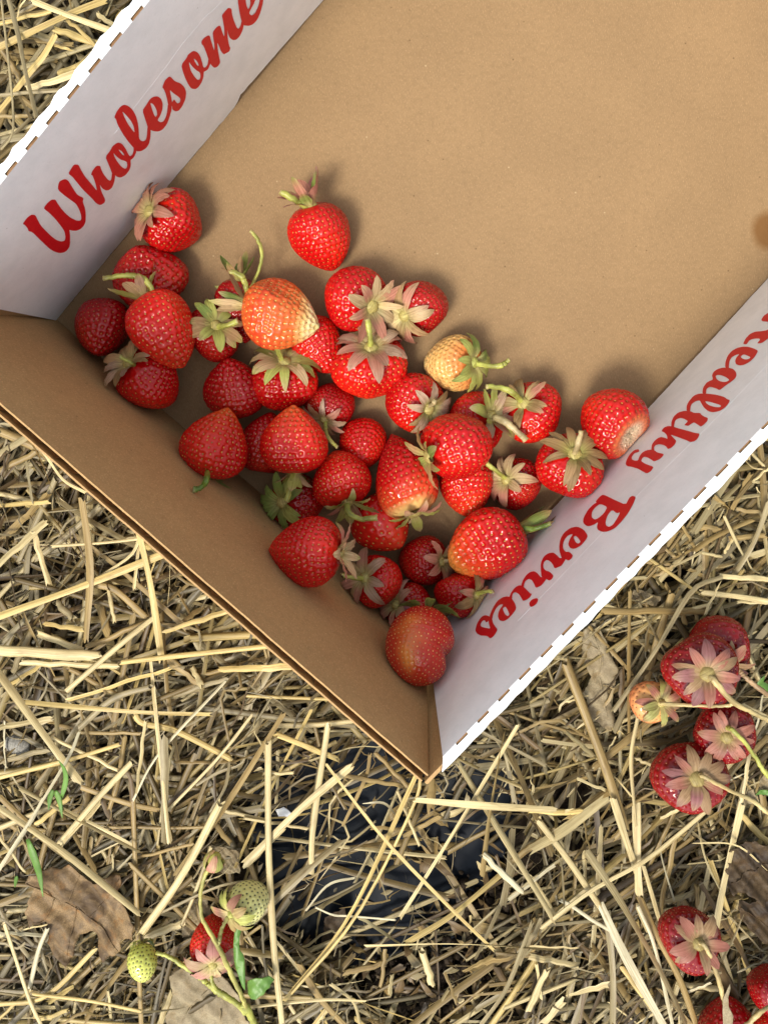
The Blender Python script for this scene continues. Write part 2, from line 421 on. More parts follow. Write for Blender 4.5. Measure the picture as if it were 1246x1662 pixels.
# ------------------------------------------------------------------ lettering
VW = {1: (30, 250, 7.329), 2: (140, 130, 7.329), 3: (270, 0, 7.329), 4: (1006, 620, 6.922), 5: (1106, 480, 8.9), 6: (870, 780, 6.922), 7: (760, 890, 7.7875)}
LET = [
('left', 'W', 1, [[(50,830),(100,760),(150,720),(200,722),(225,770),(260,840),(320,905),(390,975),(450,1020),(510,1040),(550,1030),(562,990),(550,920),(510,860),(440,770),(370,700),(305,650),(310,625),(350,575),(395,540),(440,540),(460,575),(500,635),(560,705),(620,755),(690,790),(735,792),(750,770),(745,720),(720,650),(685,590),(630,550),(560,500),(470,425),(475,360),(490,320),(550,295),(590,310),(630,375),(690,470),(720,495),(775,520),(765,570),(795,650),(802,720),(800,800),(780,850),(740,890),(690,912),(640,910),(605,897),(615,960),(615,1090),(580,1145),(545,1168),(490,1178),(430,1160),(370,1125),(280,1040),(165,925),(120,915),(110,880),(75,840)]]),
('left', 'h', 1, [[(592,230),(625,175),(660,122),(715,125),(740,180),(790,265),(860,345),(935,440),(925,380),(900,300),(880,250),(862,245),(880,195),(930,135),(975,140),(980,170),(1010,235),(1060,300),(1090,318),(1105,300),(1113,215),(1150,210),(1150,265),(1140,330),(1115,395),(1080,425),(1045,432),(1000,410),(965,355),(985,440),(1035,545),(1020,580),(975,606),(930,590),(870,520),(770,425),(700,340),(640,265)]]),
('left', 'o', 2, [[(228,910),(290,830),(310,785),(370,740),(420,750),(460,800),(500,880),(520,905),(545,890),(565,840),(560,805),(595,800),(595,850),(570,910),(540,940),(525,945),(530,1010),(515,1065),(470,1125),(410,1158),(370,1150),(345,1128),(305,1105),(290,1060),(260,990)],
  [(322,860),(345,890),(400,940),(480,965),(490,1010),(480,1045),(455,1052),(420,1030),(370,970),(335,910)], [(380,820),(420,840),(450,880),(452,897),(430,885),(400,850)]]),
('left', 'l', 2, [[(333,440),(360,375),(410,310),(450,290),(500,305),(550,350),(590,420),(615,510),(625,600),(628,690),(650,720),(680,728),(710,710),(722,660),(728,560),(740,545),(768,590),(762,690),(745,760),(710,810),(650,845),(600,845),(560,800),(500,730),(430,630),(370,520),(355,465)],
  [(428,365),(480,420),(530,480),(565,545),(578,625),(545,590),(490,510),(450,430)]]),
('left', 'e', 2, [[(668,358),(710,300),(760,220),(800,195),(850,190),(890,220),(910,280),(905,350),(880,420),(845,475),(880,502),(920,490),(950,430),(965,360),(970,280),(1015,290),(1015,350),(990,440),(960,520),(910,585),(860,610),(800,605),(765,590),(740,600),(728,545),(700,460)],
  [(760,265),(800,285),(835,350),(845,410),(825,440),(805,410),(780,340)]]),
('left', 's', 2, [[(903,85),(930,10),(953,-18),(985,-45),(1005,-40),(1053,12),(1120,35),(1165,80),(1188,140),(1180,220),(1140,310),(1100,360),(1065,370),(1025,350),(1020,300),(1000,310),(972,290),(960,220),(940,150),(920,100)],
  [(990,110),(1030,150),(1090,190),(1120,220),(1115,260),(1085,278),(1060,250),(1045,225),(1030,245),(1020,265),(1010,200)]]),
('left', 'o', 3, [[(178,770),(245,680),(255,650),(320,600),(370,620),(405,670),(425,740),(440,800),(460,802),(490,770),(500,690),(530,740),(495,825),(455,848),(445,850),(440,920),(415,985),(380,1035),(345,1060),(295,1050),(265,1010),(230,940),(195,850)],
  [(268,730),(300,780),(350,830),(400,860),(408,910),(395,945),(370,950),(330,905),(290,840),(272,770)], [(325,690),(360,720),(382,760),(385,785),(360,770),(335,725)]]),
('left', 'm', 3, [[(415,490),(440,455),(490,420),(515,422),(525,465),(550,545),(570,605),(572,540),(555,440),(550,380),(590,325),(630,300),(645,315),(660,370),(690,445),(688,340),(670,230),(658,180),(690,140),(730,92),(775,100),(778,160),(800,240),(835,325),(855,342),(880,310),(895,240),(920,290),(905,360),(870,430),(830,470),(790,475),(755,450),(735,405),(722,345),(728,440),(745,540),(760,570),(750,605),(720,625),(680,645),(650,610),(625,545),(605,500),(610,580),(630,690),(640,740),(625,770),(600,795),(570,805),(535,775),(520,745),(495,690),(480,640),(440,540),(420,525)]]),
('left', 'e', 3, [[(848,0),(850,-40),(880,-90),(930,-140),(990,-150),(1050,-100),(1060,-20),(1040,40),(1010,90),(980,155),(1010,185),(1050,160),(1090,80),(1110,0),(1115,-60),(1150,-60),(1150,20),(1115,150),(1080,230),(1030,285),(980,305),(930,300),(910,290),(890,240),(865,130)],
  [(940,0),(940,-40),(980,-60),(1000,20),(990,80),(970,110),(950,60)]]),
('right', 'H', 5, [[(885,690),(920,620),(980,555),(1060,520),(1140,515),(1240,500),(1290,440),(1300,380),(1240,378),(1160,370),(1145,350),(1180,290),(1246,250),(1330,220),(1430,230),(1500,260),(1470,330),(1400,380),(1370,440),(1360,490),(1440,480),(1450,530),(1380,560),(1300,590),(1230,630),(1170,675),(1130,690),(1085,690),(1130,640),(1120,620),(1050,620),(980,640),(950,680),(930,705),(895,700)]]),
('right', 'e', 5, [[(625,1040),(628,960),(660,870),(720,800),(800,755),(880,738),(960,740),(1040,765),(1100,795),(1080,840),(1040,900),(980,955),(900,1000),(830,1010),(780,990),(768,940),(790,890),(835,845),(780,855),(720,890),(690,940),(680,1000),(680,1050)],
  [(845,880),(890,848),(940,865),(995,890),(970,915),(920,925),(870,910)]]),
('right', 'a', 5, [[(299,1413),(299,1374),(312,1323),(357,1259),(400,1235),(450,1215),(435,1150),(460,1100),(520,1060),(600,1040),(680,1045),(740,1060),(780,1100),(790,1150),(770,1200),(690,1260),(653,1285),(602,1323),(544,1368),(498,1342),(409,1316),(365,1340),(351,1362),(351,1420)],
  [(485,1160),(500,1205),(540,1235),(600,1250),(650,1245),(690,1220),(640,1180),(570,1150),(520,1145)]]),
('right', 'l', 4, [[(745,270),(770,220),(820,160),(870,135),(925,130),(1000,135),(1080,145),(1170,170),(1200,195),(1232,205),(1215,245),(1170,295),(1110,330),(1040,342),(990,330),(940,290),(910,240),(895,208),(850,215),(805,245),(790,275),(785,340),(745,325)],
  [(952,215),(1010,225),(1080,245),(1135,265),(1125,285),(1070,285),(1000,265),(965,240)]]),
('right', 't', 4, [[(575,500),(575,450),(600,390),(650,345),(720,325),(790,330),(830,350),(900,350),(905,365),(940,390),(985,405),(980,440),(940,480),(905,505),(870,480),(830,455),(800,470),(765,495),(735,490),(720,485),(750,455),(760,440),(720,415),(680,405),(640,415),(615,440),(605,490),(605,525),(575,515)]]),
('right', 'h', 4, [[(465,550),(490,515),(540,495),(600,505),(660,525),(740,545),(840,575),(895,582),(870,640),(830,670),(790,678),(740,655),(660,625),(560,590),(600,630),(632,665),(610,710),(570,745),(535,755),(520,730),(490,710),(440,700),(400,710),(380,735),(385,775),(350,768),(355,710),(380,670),(420,635),(460,620),(505,630),(535,645),(525,600),(500,570),(475,560)]]),
('right', 'y', 4, [[(60,920),(75,870),(110,810),(160,765),(205,755),(218,780),(200,790),(160,800),(130,840),(130,870),(160,885),(200,885),(215,840),(240,800),(290,770),(350,760),(385,770),(420,795),(490,810),(480,835),(440,870),(380,895),(360,880),(310,850),(270,840),(245,860),(235,890),(270,915),(320,935),(375,955),(350,1000),(300,1030),(260,1010),(200,975),(130,955),(75,945)]]),
('right', 'B', 6, [[(665,235),(720,175),(750,160),(790,175),(880,220),(1005,275),(1040,200),(1075,172),(1120,185),(1090,260),(1030,370),(950,470),(880,540),(800,575),(740,578),(690,555),(680,520),(695,465),(650,495),(600,515),(560,510),(525,475),(530,420),(580,330),(640,270),(680,248)],
  [(720,262),(800,298),(760,370),(690,430),(650,440),(620,410),(625,350),(670,295)], [(850,328),(905,370),(945,355),(900,440),(860,500),(820,522),(785,510),(775,470),(800,390)]]),
('right', 'e', 6, [[(258,740),(270,660),(310,590),(380,535),(460,518),(530,550),(580,620),(560,665),(500,735),(430,770),(380,760),(358,720),(375,660),(415,600),(360,615),(320,660),(300,710),(300,765),(330,805),(370,802),(412,840),(400,875),(365,902),(330,885),(285,870),(262,800)],
  [(415,640),(440,620),(470,645),(500,690),(475,712),(445,700)]]),
('right', 'r', 6, [[(50,930),(80,860),(130,820),(190,808),(225,835),(270,880),(300,850),(330,840),(330,885),(290,950),(270,965),(205,990),(190,950),(160,910),(120,890),(85,915),(75,970),(100,1010),(150,1025),(195,1070),(175,1110),(145,1125),(110,1105),(60,1090),(50,1000)]]),
('right', 'r', 7, [[(672,450),(690,400),(730,340),(780,300),(830,290),(870,315),(920,375),(950,345),(990,340),(985,390),(940,450),(915,475),(850,503),(830,450),(800,400),(760,388),(720,415),(705,450),(700,490),(668,480)]]),
('right', 'i', 7, [[(520,610),(540,560),(590,495),(650,465),(700,490),(750,540),(785,575),(803,575),(780,620),(740,650),(690,668),(670,630),(640,580),(590,553),(555,580),(550,640),(540,660),(515,650)], None, [(768,690),(800,650),(860,630),(883,645),(870,690),(830,730),(790,745),(772,725)]]),
('right', 'e', 7, [[(265,860),(300,770),(360,670),(430,620),(500,605),(550,640),(590,700),(605,765),(560,830),(500,895),(440,925),(390,910),(370,860),(385,790),(445,705),(390,715),(345,765),(310,840),(300,900),(270,920)],
  [(430,760),(470,735),(500,790),(520,840),(495,860),(460,835)]]),
('right', 's', 7, [[(90,1020),(110,950),(160,870),(210,845),(265,860),(300,890),(310,945),(340,990),(370,1030),(330,1100),(280,1145),(240,1110),(190,1105),(160,1105),(110,1080),(90,1045)],
  [(150,965),(175,920),(205,908),(230,942),(255,910),(260,960),(278,1018),(230,1010),(160,992)]]),
]
def chaikin(p):
    out = []
    m = len(p)
    for i in range(m):
        a, b = np.array(p[i], float), np.array(p[(i + 1) % m], float)
        out += [a * .8 + b * .2, a * .2 + b * .8]
    return out
lf_o, rf_o = lf[0], rf[0]
for k, (side, ch, vw, loops) in enumerate(LET):
    x0, y0, s = VW[vw]; O, U, W, n = FLAPS[side]; V = []; Fc = []
    shapes = []
    if None in loops:
        shapes = [[loops[0]], [loops[2]]]
    else: shapes = [loops]
    for shp in shapes:
        polys = []
        for lp in shp:
            polys.append([on_plane(x0 + p[0] / s, y0 + p[1] / s, O, n) for p in chaikin(lp)])
        pts = [p for q in polys for p in q]
        flat = [[Vector((float(np.dot(p - O, U)), float(np.dot(p - O, W)), 0)) * 100 for p in q] for q in polys]
        tri = geometry.tessellate_polygon(flat)
        o0 = len(V); V += [p + n * (0.00010 + 0.00002 * (k % 3)) for p in pts]
        for t in tri:
            a, b, c = (V[o0 + i] for i in t)
            t = list(t) if np.dot(np.cross(b - a, c - a), n) > 0 else list(t)[::-1]
            Fc.append([o0 + i for i in t])
    o = mesh_obj('letter', V, Fc, M['red_ink'], lf_o if side == 'left' else rf_o, origin=np.array(box.location), smooth=False)
    o['label'] = 'red brush script letter %s' % ch
# thin pressed ridges across the flaps
for side, o, pl, w in (('left', lf_o, [(186, 217), (225, 166), (270, 108), (296, 72), (318, 46), (331, 30), (352, 11), (372, -14)], 0.00022),
                    ('right', rf_o, [(1290, 545), (1246, 590), (1150, 690), (1035, 803), (950, 893), (840, 1008)], 0.00018)):
    O, U, W, n = FLAPS[side]
    P = np.array([on_plane(*p, O, n) for p in pl]); P = catmull(P, 40)
    T = unit(P[-1] - P[0]); S = np.cross(T, n); V = []
    for i, p in enumerate(P):
        w_ = w * (0.6 + 0.7 * abs(math.sin(i * .8))) * min(1, i / 6 + .1, (39 - i) / 6 + .1)
        V += [p - S * w_, p + n * 0.00009, p + S * w_]
    Fc = []
    for i in range(39): Fc += [[3 * i, 3 * i + 1, 3 * i + 4, 3 * i + 3], [3 * i + 1, 3 * i + 2, 3 * i + 5, 3 * i + 4]]
    mesh_obj('crease', V, Fc, M['white'], o, origin=np.array(box.location))
# ------------------------------------------------------------------ strawberries
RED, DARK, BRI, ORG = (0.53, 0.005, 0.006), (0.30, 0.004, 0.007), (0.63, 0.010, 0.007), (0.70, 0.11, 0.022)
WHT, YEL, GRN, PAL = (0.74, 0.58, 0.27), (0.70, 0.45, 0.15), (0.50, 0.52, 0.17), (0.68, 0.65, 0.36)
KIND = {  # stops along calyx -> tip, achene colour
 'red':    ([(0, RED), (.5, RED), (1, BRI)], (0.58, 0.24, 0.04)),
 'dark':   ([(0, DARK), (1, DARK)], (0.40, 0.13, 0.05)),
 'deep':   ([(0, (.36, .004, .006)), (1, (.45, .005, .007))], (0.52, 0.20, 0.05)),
 'bright': ([(0, BRI), (.6, BRI), (1, (0.62, 0.04, .015))], (0.70, 0.40, 0.08)),
 'otip':   ([(0, RED), (.55, BRI), (.85, (0.62, .035, .012)), (1, (0.66, .11, .02))], (0.70, 0.38, 0.07)),
 'white_tip': ([(0, (0.62, .10, .02)), (.3, (0.62, .05, .018)), (.72, (0.66, .13, .03)), (.82, (0.76, .52, .20)), (.89, (.80, .70, .38)), (1, (0.62, .60, .25))], (0.80, 0.55, 0.14)),
 'yellow': ([(0, (0.66, .18, .05)), (.3, YEL), (.75, (0.70, .50, .20)), (1, (0.50, .45, .20))], (0.62, 0.30, 0.06)),
 'pale_shoulder': ([(0, (.80, .62, .26)), (.04, (.78, .50, .18)), (.12, (0.64, .06, .02)), (.4, RED), (1, (.40, .010, .012))], (0.64, 0.34, 0.07)),
 'ytip':   ([(0, RED), (.6, RED), (.85, (0.60, .05, .015)), (1, (0.68, .26, .05))], (0.66, 0.36, 0.07)),
 'streak': ([(0, (.42, .012, .012)), (1, (.50, .03, .014))], (0.78, 0.46, 0.14)),
 'green':  ([(0, (.52, .54, .10)), (1, (.62, .63, .15))], (0.10, 0.09, 0.015)),
 'palegreen': ([(0, (.62, .60, .20)), (1, (.80, .74, .36))], (0.07, 0.075, 0.03)),
 'blush':  ([(0, (.70, .40, .14)), (.35, (.66, .22, .08)), (1, (.58, .06, .025))], (0.30, 0.08, 0.03)),
 'core_red': ([(0, (.17, .002, .004)), (.35, (.26, .003, .005)), (1, (.37, .005, .006))], (0.50, 0.14, 0.06)),
}
PINK, TANP, CREAM, GREEN, YGRN, BROWN, GREY = (0.54, .24, .17), (0.46, .29, .14), (0.62, .45, .25), (0.23, .31, .07), (0.45, .47, .12), (0.32, .20, .085), (0.50, .34, .24)
PURP = (0.38, .15, .17)
STEM_Y, STEM_G, STEM_T = (0.46, .48, .11), (0.20, .32, .05), (0.52, .42, .22)

def profile(W, L, q, t0):
    R = W / 2
    t = (1 - np.cos(np.linspace(0, np.pi, 400))) / 2
    r = np.where(t < t0, np.sqrt(np.clip(1 - (1 - t / t0) ** 2, 0, 1)) ** 0.85, np.cos(np.pi / 2 * np.clip((t - t0) / (1 - t0), 0, 1)) ** q)
    z = L * t
    r = R * r
    z = z + np.where(t < t0, np.clip(1 - r / (.42 * R), 0, 1) ** 1.5 * .07 * L, 0)      # hollow under the calyx
    s = np.concatenate([[0], np.cumsum(np.hypot(np.diff(r), np.diff(z)))])
    return t, r, z, s

def stops(t, st):
    x = [a for a, _ in st]
    return np.stack([np.interp(t, x, [c[k] for _, c in st]) for k in range(3)], -1)

NPHI, NT = 150, 96
def build_flesh(W, L, kind, seed, q=.68, t0=.36, lump=.11, flat=0.0, bend=0.0, crease=None, dimp=.31, spacing=.097, seedsize=1.0, pit=None, hollow=None):
    r_ = np.random.default_rng(seed)
    t, r, z, s = profile(W, L, q, t0)
    sv = np.linspace(0, s[-1], NT)
    rr, zz, tt = (np.interp(sv, s, a) for a in (r, z, t))
    phi = np.linspace(0, 2 * np.pi, NPHI, endpoint=False)
    ph = r_.uniform(0, 6.28, 6); am = r_.normal(0, 1, 6) * [1, .8, .5, .4, .3, .2] * lump * .55
    def shape(rv, zv, tv, p):
        k = 1 + sum(am[i] * np.cos((i + 1 if i else 2) * p + ph[i] + tv * 1.6 * (i % 3 - 1)) * np.sin(np.pi * np.clip(tv, 0, 1)) ** .7 for i in range(5))
        if crease: k = k * (1 - crease[1] * np.exp(-((np.angle(np.exp(1j * (p - crease[0])))) / crease[2]) ** 2) * np.exp(-((tv - .60) / .13) ** 2))
        x = rv * k * np.cos(p) * (1 + flat); y = rv * k * np.sin(p) * (1 - flat)
        x = x + bend * L * (tv - .4) ** 2
        zz_ = zv + L * .05 * np.cos(p + ph[5]) * (rv / (W / 2)) * lump * 6
        return np.stack([x, y, zz_], -1)
    TT, PP = np.meshgrid(np.arange(NT), phi, indexing='ij')
    V = shape(rr[TT], zz[TT], tt[TT], PP).reshape(-1, 3)
    tv = tt[TT].ravel()
    # achene positions in staggered rings
    d = spacing * W; pts = []; pn = []
    nrow = max(4, int((s[-1] - .22 * W) / (d * .9)))
    for j in range(nrow):
        ss = .12 * W + (s[-1] - .16 * W) * (j + .5) / nrow
        rv, zv, tvv = (np.interp(ss, s, a) for a in (r, z, t))
        n = max(1, int(round(2 * np.pi * rv / d)))
        for i in range(n):
            p = 2 * np.pi * (i + .5 * (j % 2)) / n + r_.normal(0, .12) * d / max(rv, d * .5)
            s2 = ss + r_.normal(0, .10) * d
            pts.append(shape(np.interp(s2, s, r), np.interp(s2, s, z), np.interp(s2, s, t), p))
            e1 = shape(np.interp(s2 + d * .1, s, r), np.interp(s2 + d * .1, s, z), np.interp(s2 + d * .1, s, t), p) - shape(np.interp(s2 - d * .1, s, r), np.interp(s2 - d * .1, s, z), np.interp(s2 - d * .1, s, t), p)
            e2 = shape(np.interp(s2, s, r), np.interp(s2, s, z), np.interp(s2, s, t), p + .02) - pts[-1]
            nn = np.cross(e2, e1); nn = nn / (np.linalg.norm(nn) + 1e-12)
            c = np.array([0, 0, L * .45])
            if np.dot(nn, pts[-1] - c) < 0: nn = -nn
            pn.append((nn, unit(e1)))
    pts = np.array(pts)
    # vertex normals of the smooth body
    G = V.reshape(NT, NPHI, 3)
    du = np.roll(G, -1, 1) - np.roll(G, 1, 1); dv = np.gradient(G, axis=0)
    Nn = np.cross(du, dv); Nn /= np.linalg.norm(Nn, axis=2)[..., None] + 1e-12
    Nn = Nn.reshape(-1, 3)
    if np.sum(Nn * (V - [0, 0, L * .45])) < 0: Nn = -Nn
    D2 = ((V[:, None, :] - pts[None, :, :]) ** 2).sum(-1).min(1)
    dist = np.sqrt(D2)
    g = np.exp(-(dist / (.34 * d)) ** 2)
    fade = np.clip((tv - .02) / .08, 0, 1)
    disp = -dimp * d * g * fade + .05 * d * np.clip(dist / (.5 * d), 0, 1) * fade
    V = V + Nn * disp[:, None] + Nn * (r_.normal(0, .006, len(V)) * d)[:, None]
    st, sc = KIND[kind]
    wob = .05 * np.sin(3 * PP.ravel() + ph[0]) + .05 * np.sin(2 * PP.ravel() + ph[1] + 4 * tv)
    colr = stops(np.clip(tv + wob * (np.sin(np.pi * tv)), 0, 1), st)
    lf_n = .5 + .5 * np.sin(PP.ravel() * 2 + ph[2] + 3 * tv) * np.sin(PP.ravel() + ph[3] - 2 * tv)
    if kind in ('red', 'bright', 'otip', 'ytip', 'pale_shoulder', 'deep', 'dark'):
        colr = colr * (0.80 + .34 * lf_n)[:, None]
        colr[:, 1] += .010 * lf_n ** 3
    if kind == 'streak' and crease is not None:
        a = np.angle(np.exp(1j * (PP.ravel() - crease[3])))
        m = .85 * np.exp(-((a + .10 * np.sin(5 * tv * 2 + 1) + .05 * np.sin(23 * tv)) / .36) ** 2) * (.75 + .25 * np.sin(9 * tv + 4 * a)) * np.clip((tv - .22) / .15, 0, 1) * np.clip((1.0 - tv) / .12, 0, 1)
        colr = colr * (1 - m[:, None]) + np.array((.72, .26, .05)) * m[:, None]
    if kind in ('white_tip', 'yellow'):                      # paler flesh right round each achene
        ring = np.exp(-((dist - .28 * d) / (.16 * d)) ** 2)[:, None] * .35
        colr = colr * (1 - ring) + np.array((.74, .24, .04)) * ring
    if kind in ('green', 'palegreen'):
        pit_ = np.exp(-(dist / (.22 * d)) ** 4)[:, None]
        colr = colr * (1 - .75 * pit_) + np.array((.14, .13, .03)) * .75 * pit_
    # two hemispheric caps
    Fc = []
    for i in range(NT - 1):
        a = i * NPHI + np.arange(NPHI); b = i * NPHI + (np.arange(NPHI) + 1) % NPHI
        Fc.append(np.stack([a, b, b + NPHI, a + NPHI], 1))
    Fc = np.concatenate(Fc)
    # hollow where the hull was pulled off
    if hollow:
        m = np.exp(-(np.hypot(V[:, 0], V[:, 1]) / (hollow * W)) ** 4) * (tv < t0 + .05)
        V[:, 2] += m * L * .10 + m * r_.normal(0, .0004, len(V))
        colr = colr * (1 - m[:, None]) + np.array((.82, .62, .42)) * m[:, None]
        rim = np.exp(-((np.hypot(V[:, 0], V[:, 1]) - hollow * W * 1.05) / (.07 * W)) ** 2) * (tv < t0 + .05)
        colr = colr * (1 - .6 * rim[:, None]) + np.array((.70, .16, .03)) * .6 * rim[:, None]
    # achenes: little flattened drops
    SV_, SF, SC_ = [], [], []
    for p, (nn, e1) in zip(pts, pn):
        if hollow and math.hypot(p[0], p[1]) < hollow * W * 1.15 and p[2] < L * t0: continue
        e2 = np.cross(nn, e1); c = p - nn * dimp * d * .62
        a, b, h = .165 * d * seedsize, .10 * d * seedsize, .11 * d * seedsize
        o = len(SV_)
        SV_ += [c + e1 * a, c + e1 * a * .45 + e2 * b, c - e1 * a * .45 + e2 * b, c - e1 * a, c - e1 * a * .45 - e2 * b, c + e1 * a * .45 - e2 * b, c + nn * h]
        SF += [[o + k, o + (k + 1) % 6, o + 6] for k in range(6)]
        k_ = .6 + .5 * r_.random(); cc = np.array(sc) * k_
        if r_.random() < .25: cc = cc * np.array((.7, .45, .5))
        SC_ += [cc] * 7
    return V, Fc, colr, np.array(SV_), SF, np.array(SC_), (t, r, z, s)

def axis_frame(th, el, roll, p=(0, 0, 0)):
    a, e = math.radians(th), math.radians(el)
    z = unit(CAMP - np.asarray(p)); x = unit(np.cross([0, 1, 0], z)); y = np.cross(z, x)
    A = x * math.cos(a) * math.cos(e) + y * math.sin(a) * math.cos(e) + z * math.sin(e)
    X = unit(np.cross(A, [0.13, 0.21, 1.0])); Y = np.cross(A, X)
    c, s_ = math.cos(roll), math.sin(roll)
    return np.stack([X * c + Y * s_, -X * s_ + Y * c, A], 0)          # rows: local x, y, z in world

def build_sepals(prof, W, n, ln, colset, lift, seed, toworld, root, parent, curl=0.15, wide=.36, base=(.50, .45, .16)):
    r_ = np.random.default_rng(seed); t, r, z, s = prof
    r0 = .085 * W; L = z[-1]
    s0 = np.interp(r0, r[:150], s[:150])
    zb = float(z[0])
    n += 1
    for k in range(n):
        p = 2 * np.pi * k / n + r_.normal(0, .16); Lk = 1.22 * ln * (1.0 if k % 2 else .86) * r_.uniform(.86, 1.12); li = np.clip(lift + r_.normal(0, .13), 0, 1.3)
        wk = Lk * wide * r_.uniform(.8, 1.1); cu = curl + r_.normal(0, .22); tw = r_.normal(0, .25)
        V = []; uv = []; C = []
        c_mid = np.array(colset[r_.integers(len(colset))]); c_tip = np.array(colset[r_.integers(len(colset))]) * .95
        br = r_.uniform(.75, 1.1)
        nu = 9
        for i in range(nu):
            u = i / (nu - 1); d = u * Lk
            ss = s0 + d; hr, hz = np.interp(ss, s, r), np.interp(ss, s, z)
            al = li * 1.35
            fr, fz = r0 + d * math.cos(al), np.interp(s0, s, z) - d * math.sin(al)
            w_ = np.clip(li, 0, 1); pr, pz = hr * (1 - w_) + fr * w_, hz * (1 - w_) + fz * w_
            off = .0007 + .0009 * math.sin(u * 3.1) + .06 * d
            pr += off * .5 * (1 - w_ * .5); pz -= off * (1 - .2 * w_) + cu * Lk * u * u * .5
            ww = wk * .5 * min(1.0, (u + .22) * 2.1) * max(0.03, (1 - u ** 2.6)) ** .8
            for j, side in enumerate((-1, -.5, 0, .5, 1)):
                ang = p + side * ww / max(pr, r0 * 1.0) * (1 if pr > ww else .8)
                ang += .12 * u * u * tw
                q = np.array([pr * math.cos(ang), pr * math.sin(ang), pz - (1 - abs(side)) * .0 + abs(side) * .10 * ww * (-1 if tw > 0 else 1.0) - .0002 * math.sin(u * 25 + k) * abs(side)])
                V.append(q); uv.append((side * ww + k * .013, d + k * .01, 0))
                m = np.clip(u * 3.0, 0, 1); cc = np.array(base) * (1 - m) + c_mid * m; m2 = np.clip((u - .55) * 2, 0, 1); cc = cc * (1 - m2) + c_tip * m2
                C.append(cc * br)
        Fc = [[a * 5 + b, (a + 1) * 5 + b, (a + 1) * 5 + b + 1, a * 5 + b + 1] for a in range(nu - 1) for b in range(4)]
        mesh_obj('sepal', toworld(np.array(V)), Fc, M['sepal'], parent, {'col': C, 'suv': uv}, origin=root)

def disc(prof, W, toworld, root, parent, col, name='calyx'):
    t, r, z, s = prof; V = []; C = []
    rs = [0.0, .05, .09, .115]; hs = [-.0014, -.0012, -.0006, .0004]
    for rr, h in zip(rs, hs):
        for j in range(12):
            a = j / 12 * 2 * np.pi; ra = rr * W * (1 + .12 * math.cos(5 * a))
            zz = np.interp(min(ra + .003, .4 * W), r[:150], z[:150])
            V.append((ra * math.cos(a), ra * math.sin(a), zz + h - .0004)); C.append(np.array(col) * (.9 + .2 * (j % 2)))
    Fc = [[a * 12 + b, a * 12 + (b + 1) % 12, (a + 1) * 12 + (b + 1) % 12, (a + 1) * 12 + b] for a in range(3) for b in range(12)]
    return mesh_obj(name, toworld(np.array(V)), Fc, M['sepal'], parent, {'col': C, 'suv': np.array(V)}, origin=root)

def build_stem(P, r0, col, parent, root, name='stem', taper=.85, seed=0, ends=(0.5, .42, .2)):
    r_ = np.random.default_rng(seed); n = max(10, int(len(P) * 7)); Q = catmull(P, n)
    Q = Q + r_.normal(0, .00012, Q.shape)
    rad = r0 * np.linspace(1, taper, n) * (1 + .12 * np.sin(np.linspace(0, 9, n) + seed) + r_.normal(0, .04, n)) * .88; rad[-1] *= 1.12; rad[0] *= 1.25
    V, Fc = tube(Q, rad, 10, .85); uv = []; C = []
    dl = np.concatenate([[0], np.cumsum(np.linalg.norm(np.diff(Q, axis=0), axis=1))])
    for i in range(n):
        for j in range(10):
            uv.append((j / 10 * .008, dl[i] + seed * .1, 0)); m = max(0, (i / (n - 1) - .93) * 12)
            m = min(1, m); C.append(np.array(col) * (.9 + .2 * math.sin(i * .5)) * (1 - m) + np.array(ends) * m)
    return mesh_obj(name, V, Fc, M['stem'], parent, {'col': C, 'suv': uv}, origin=root)

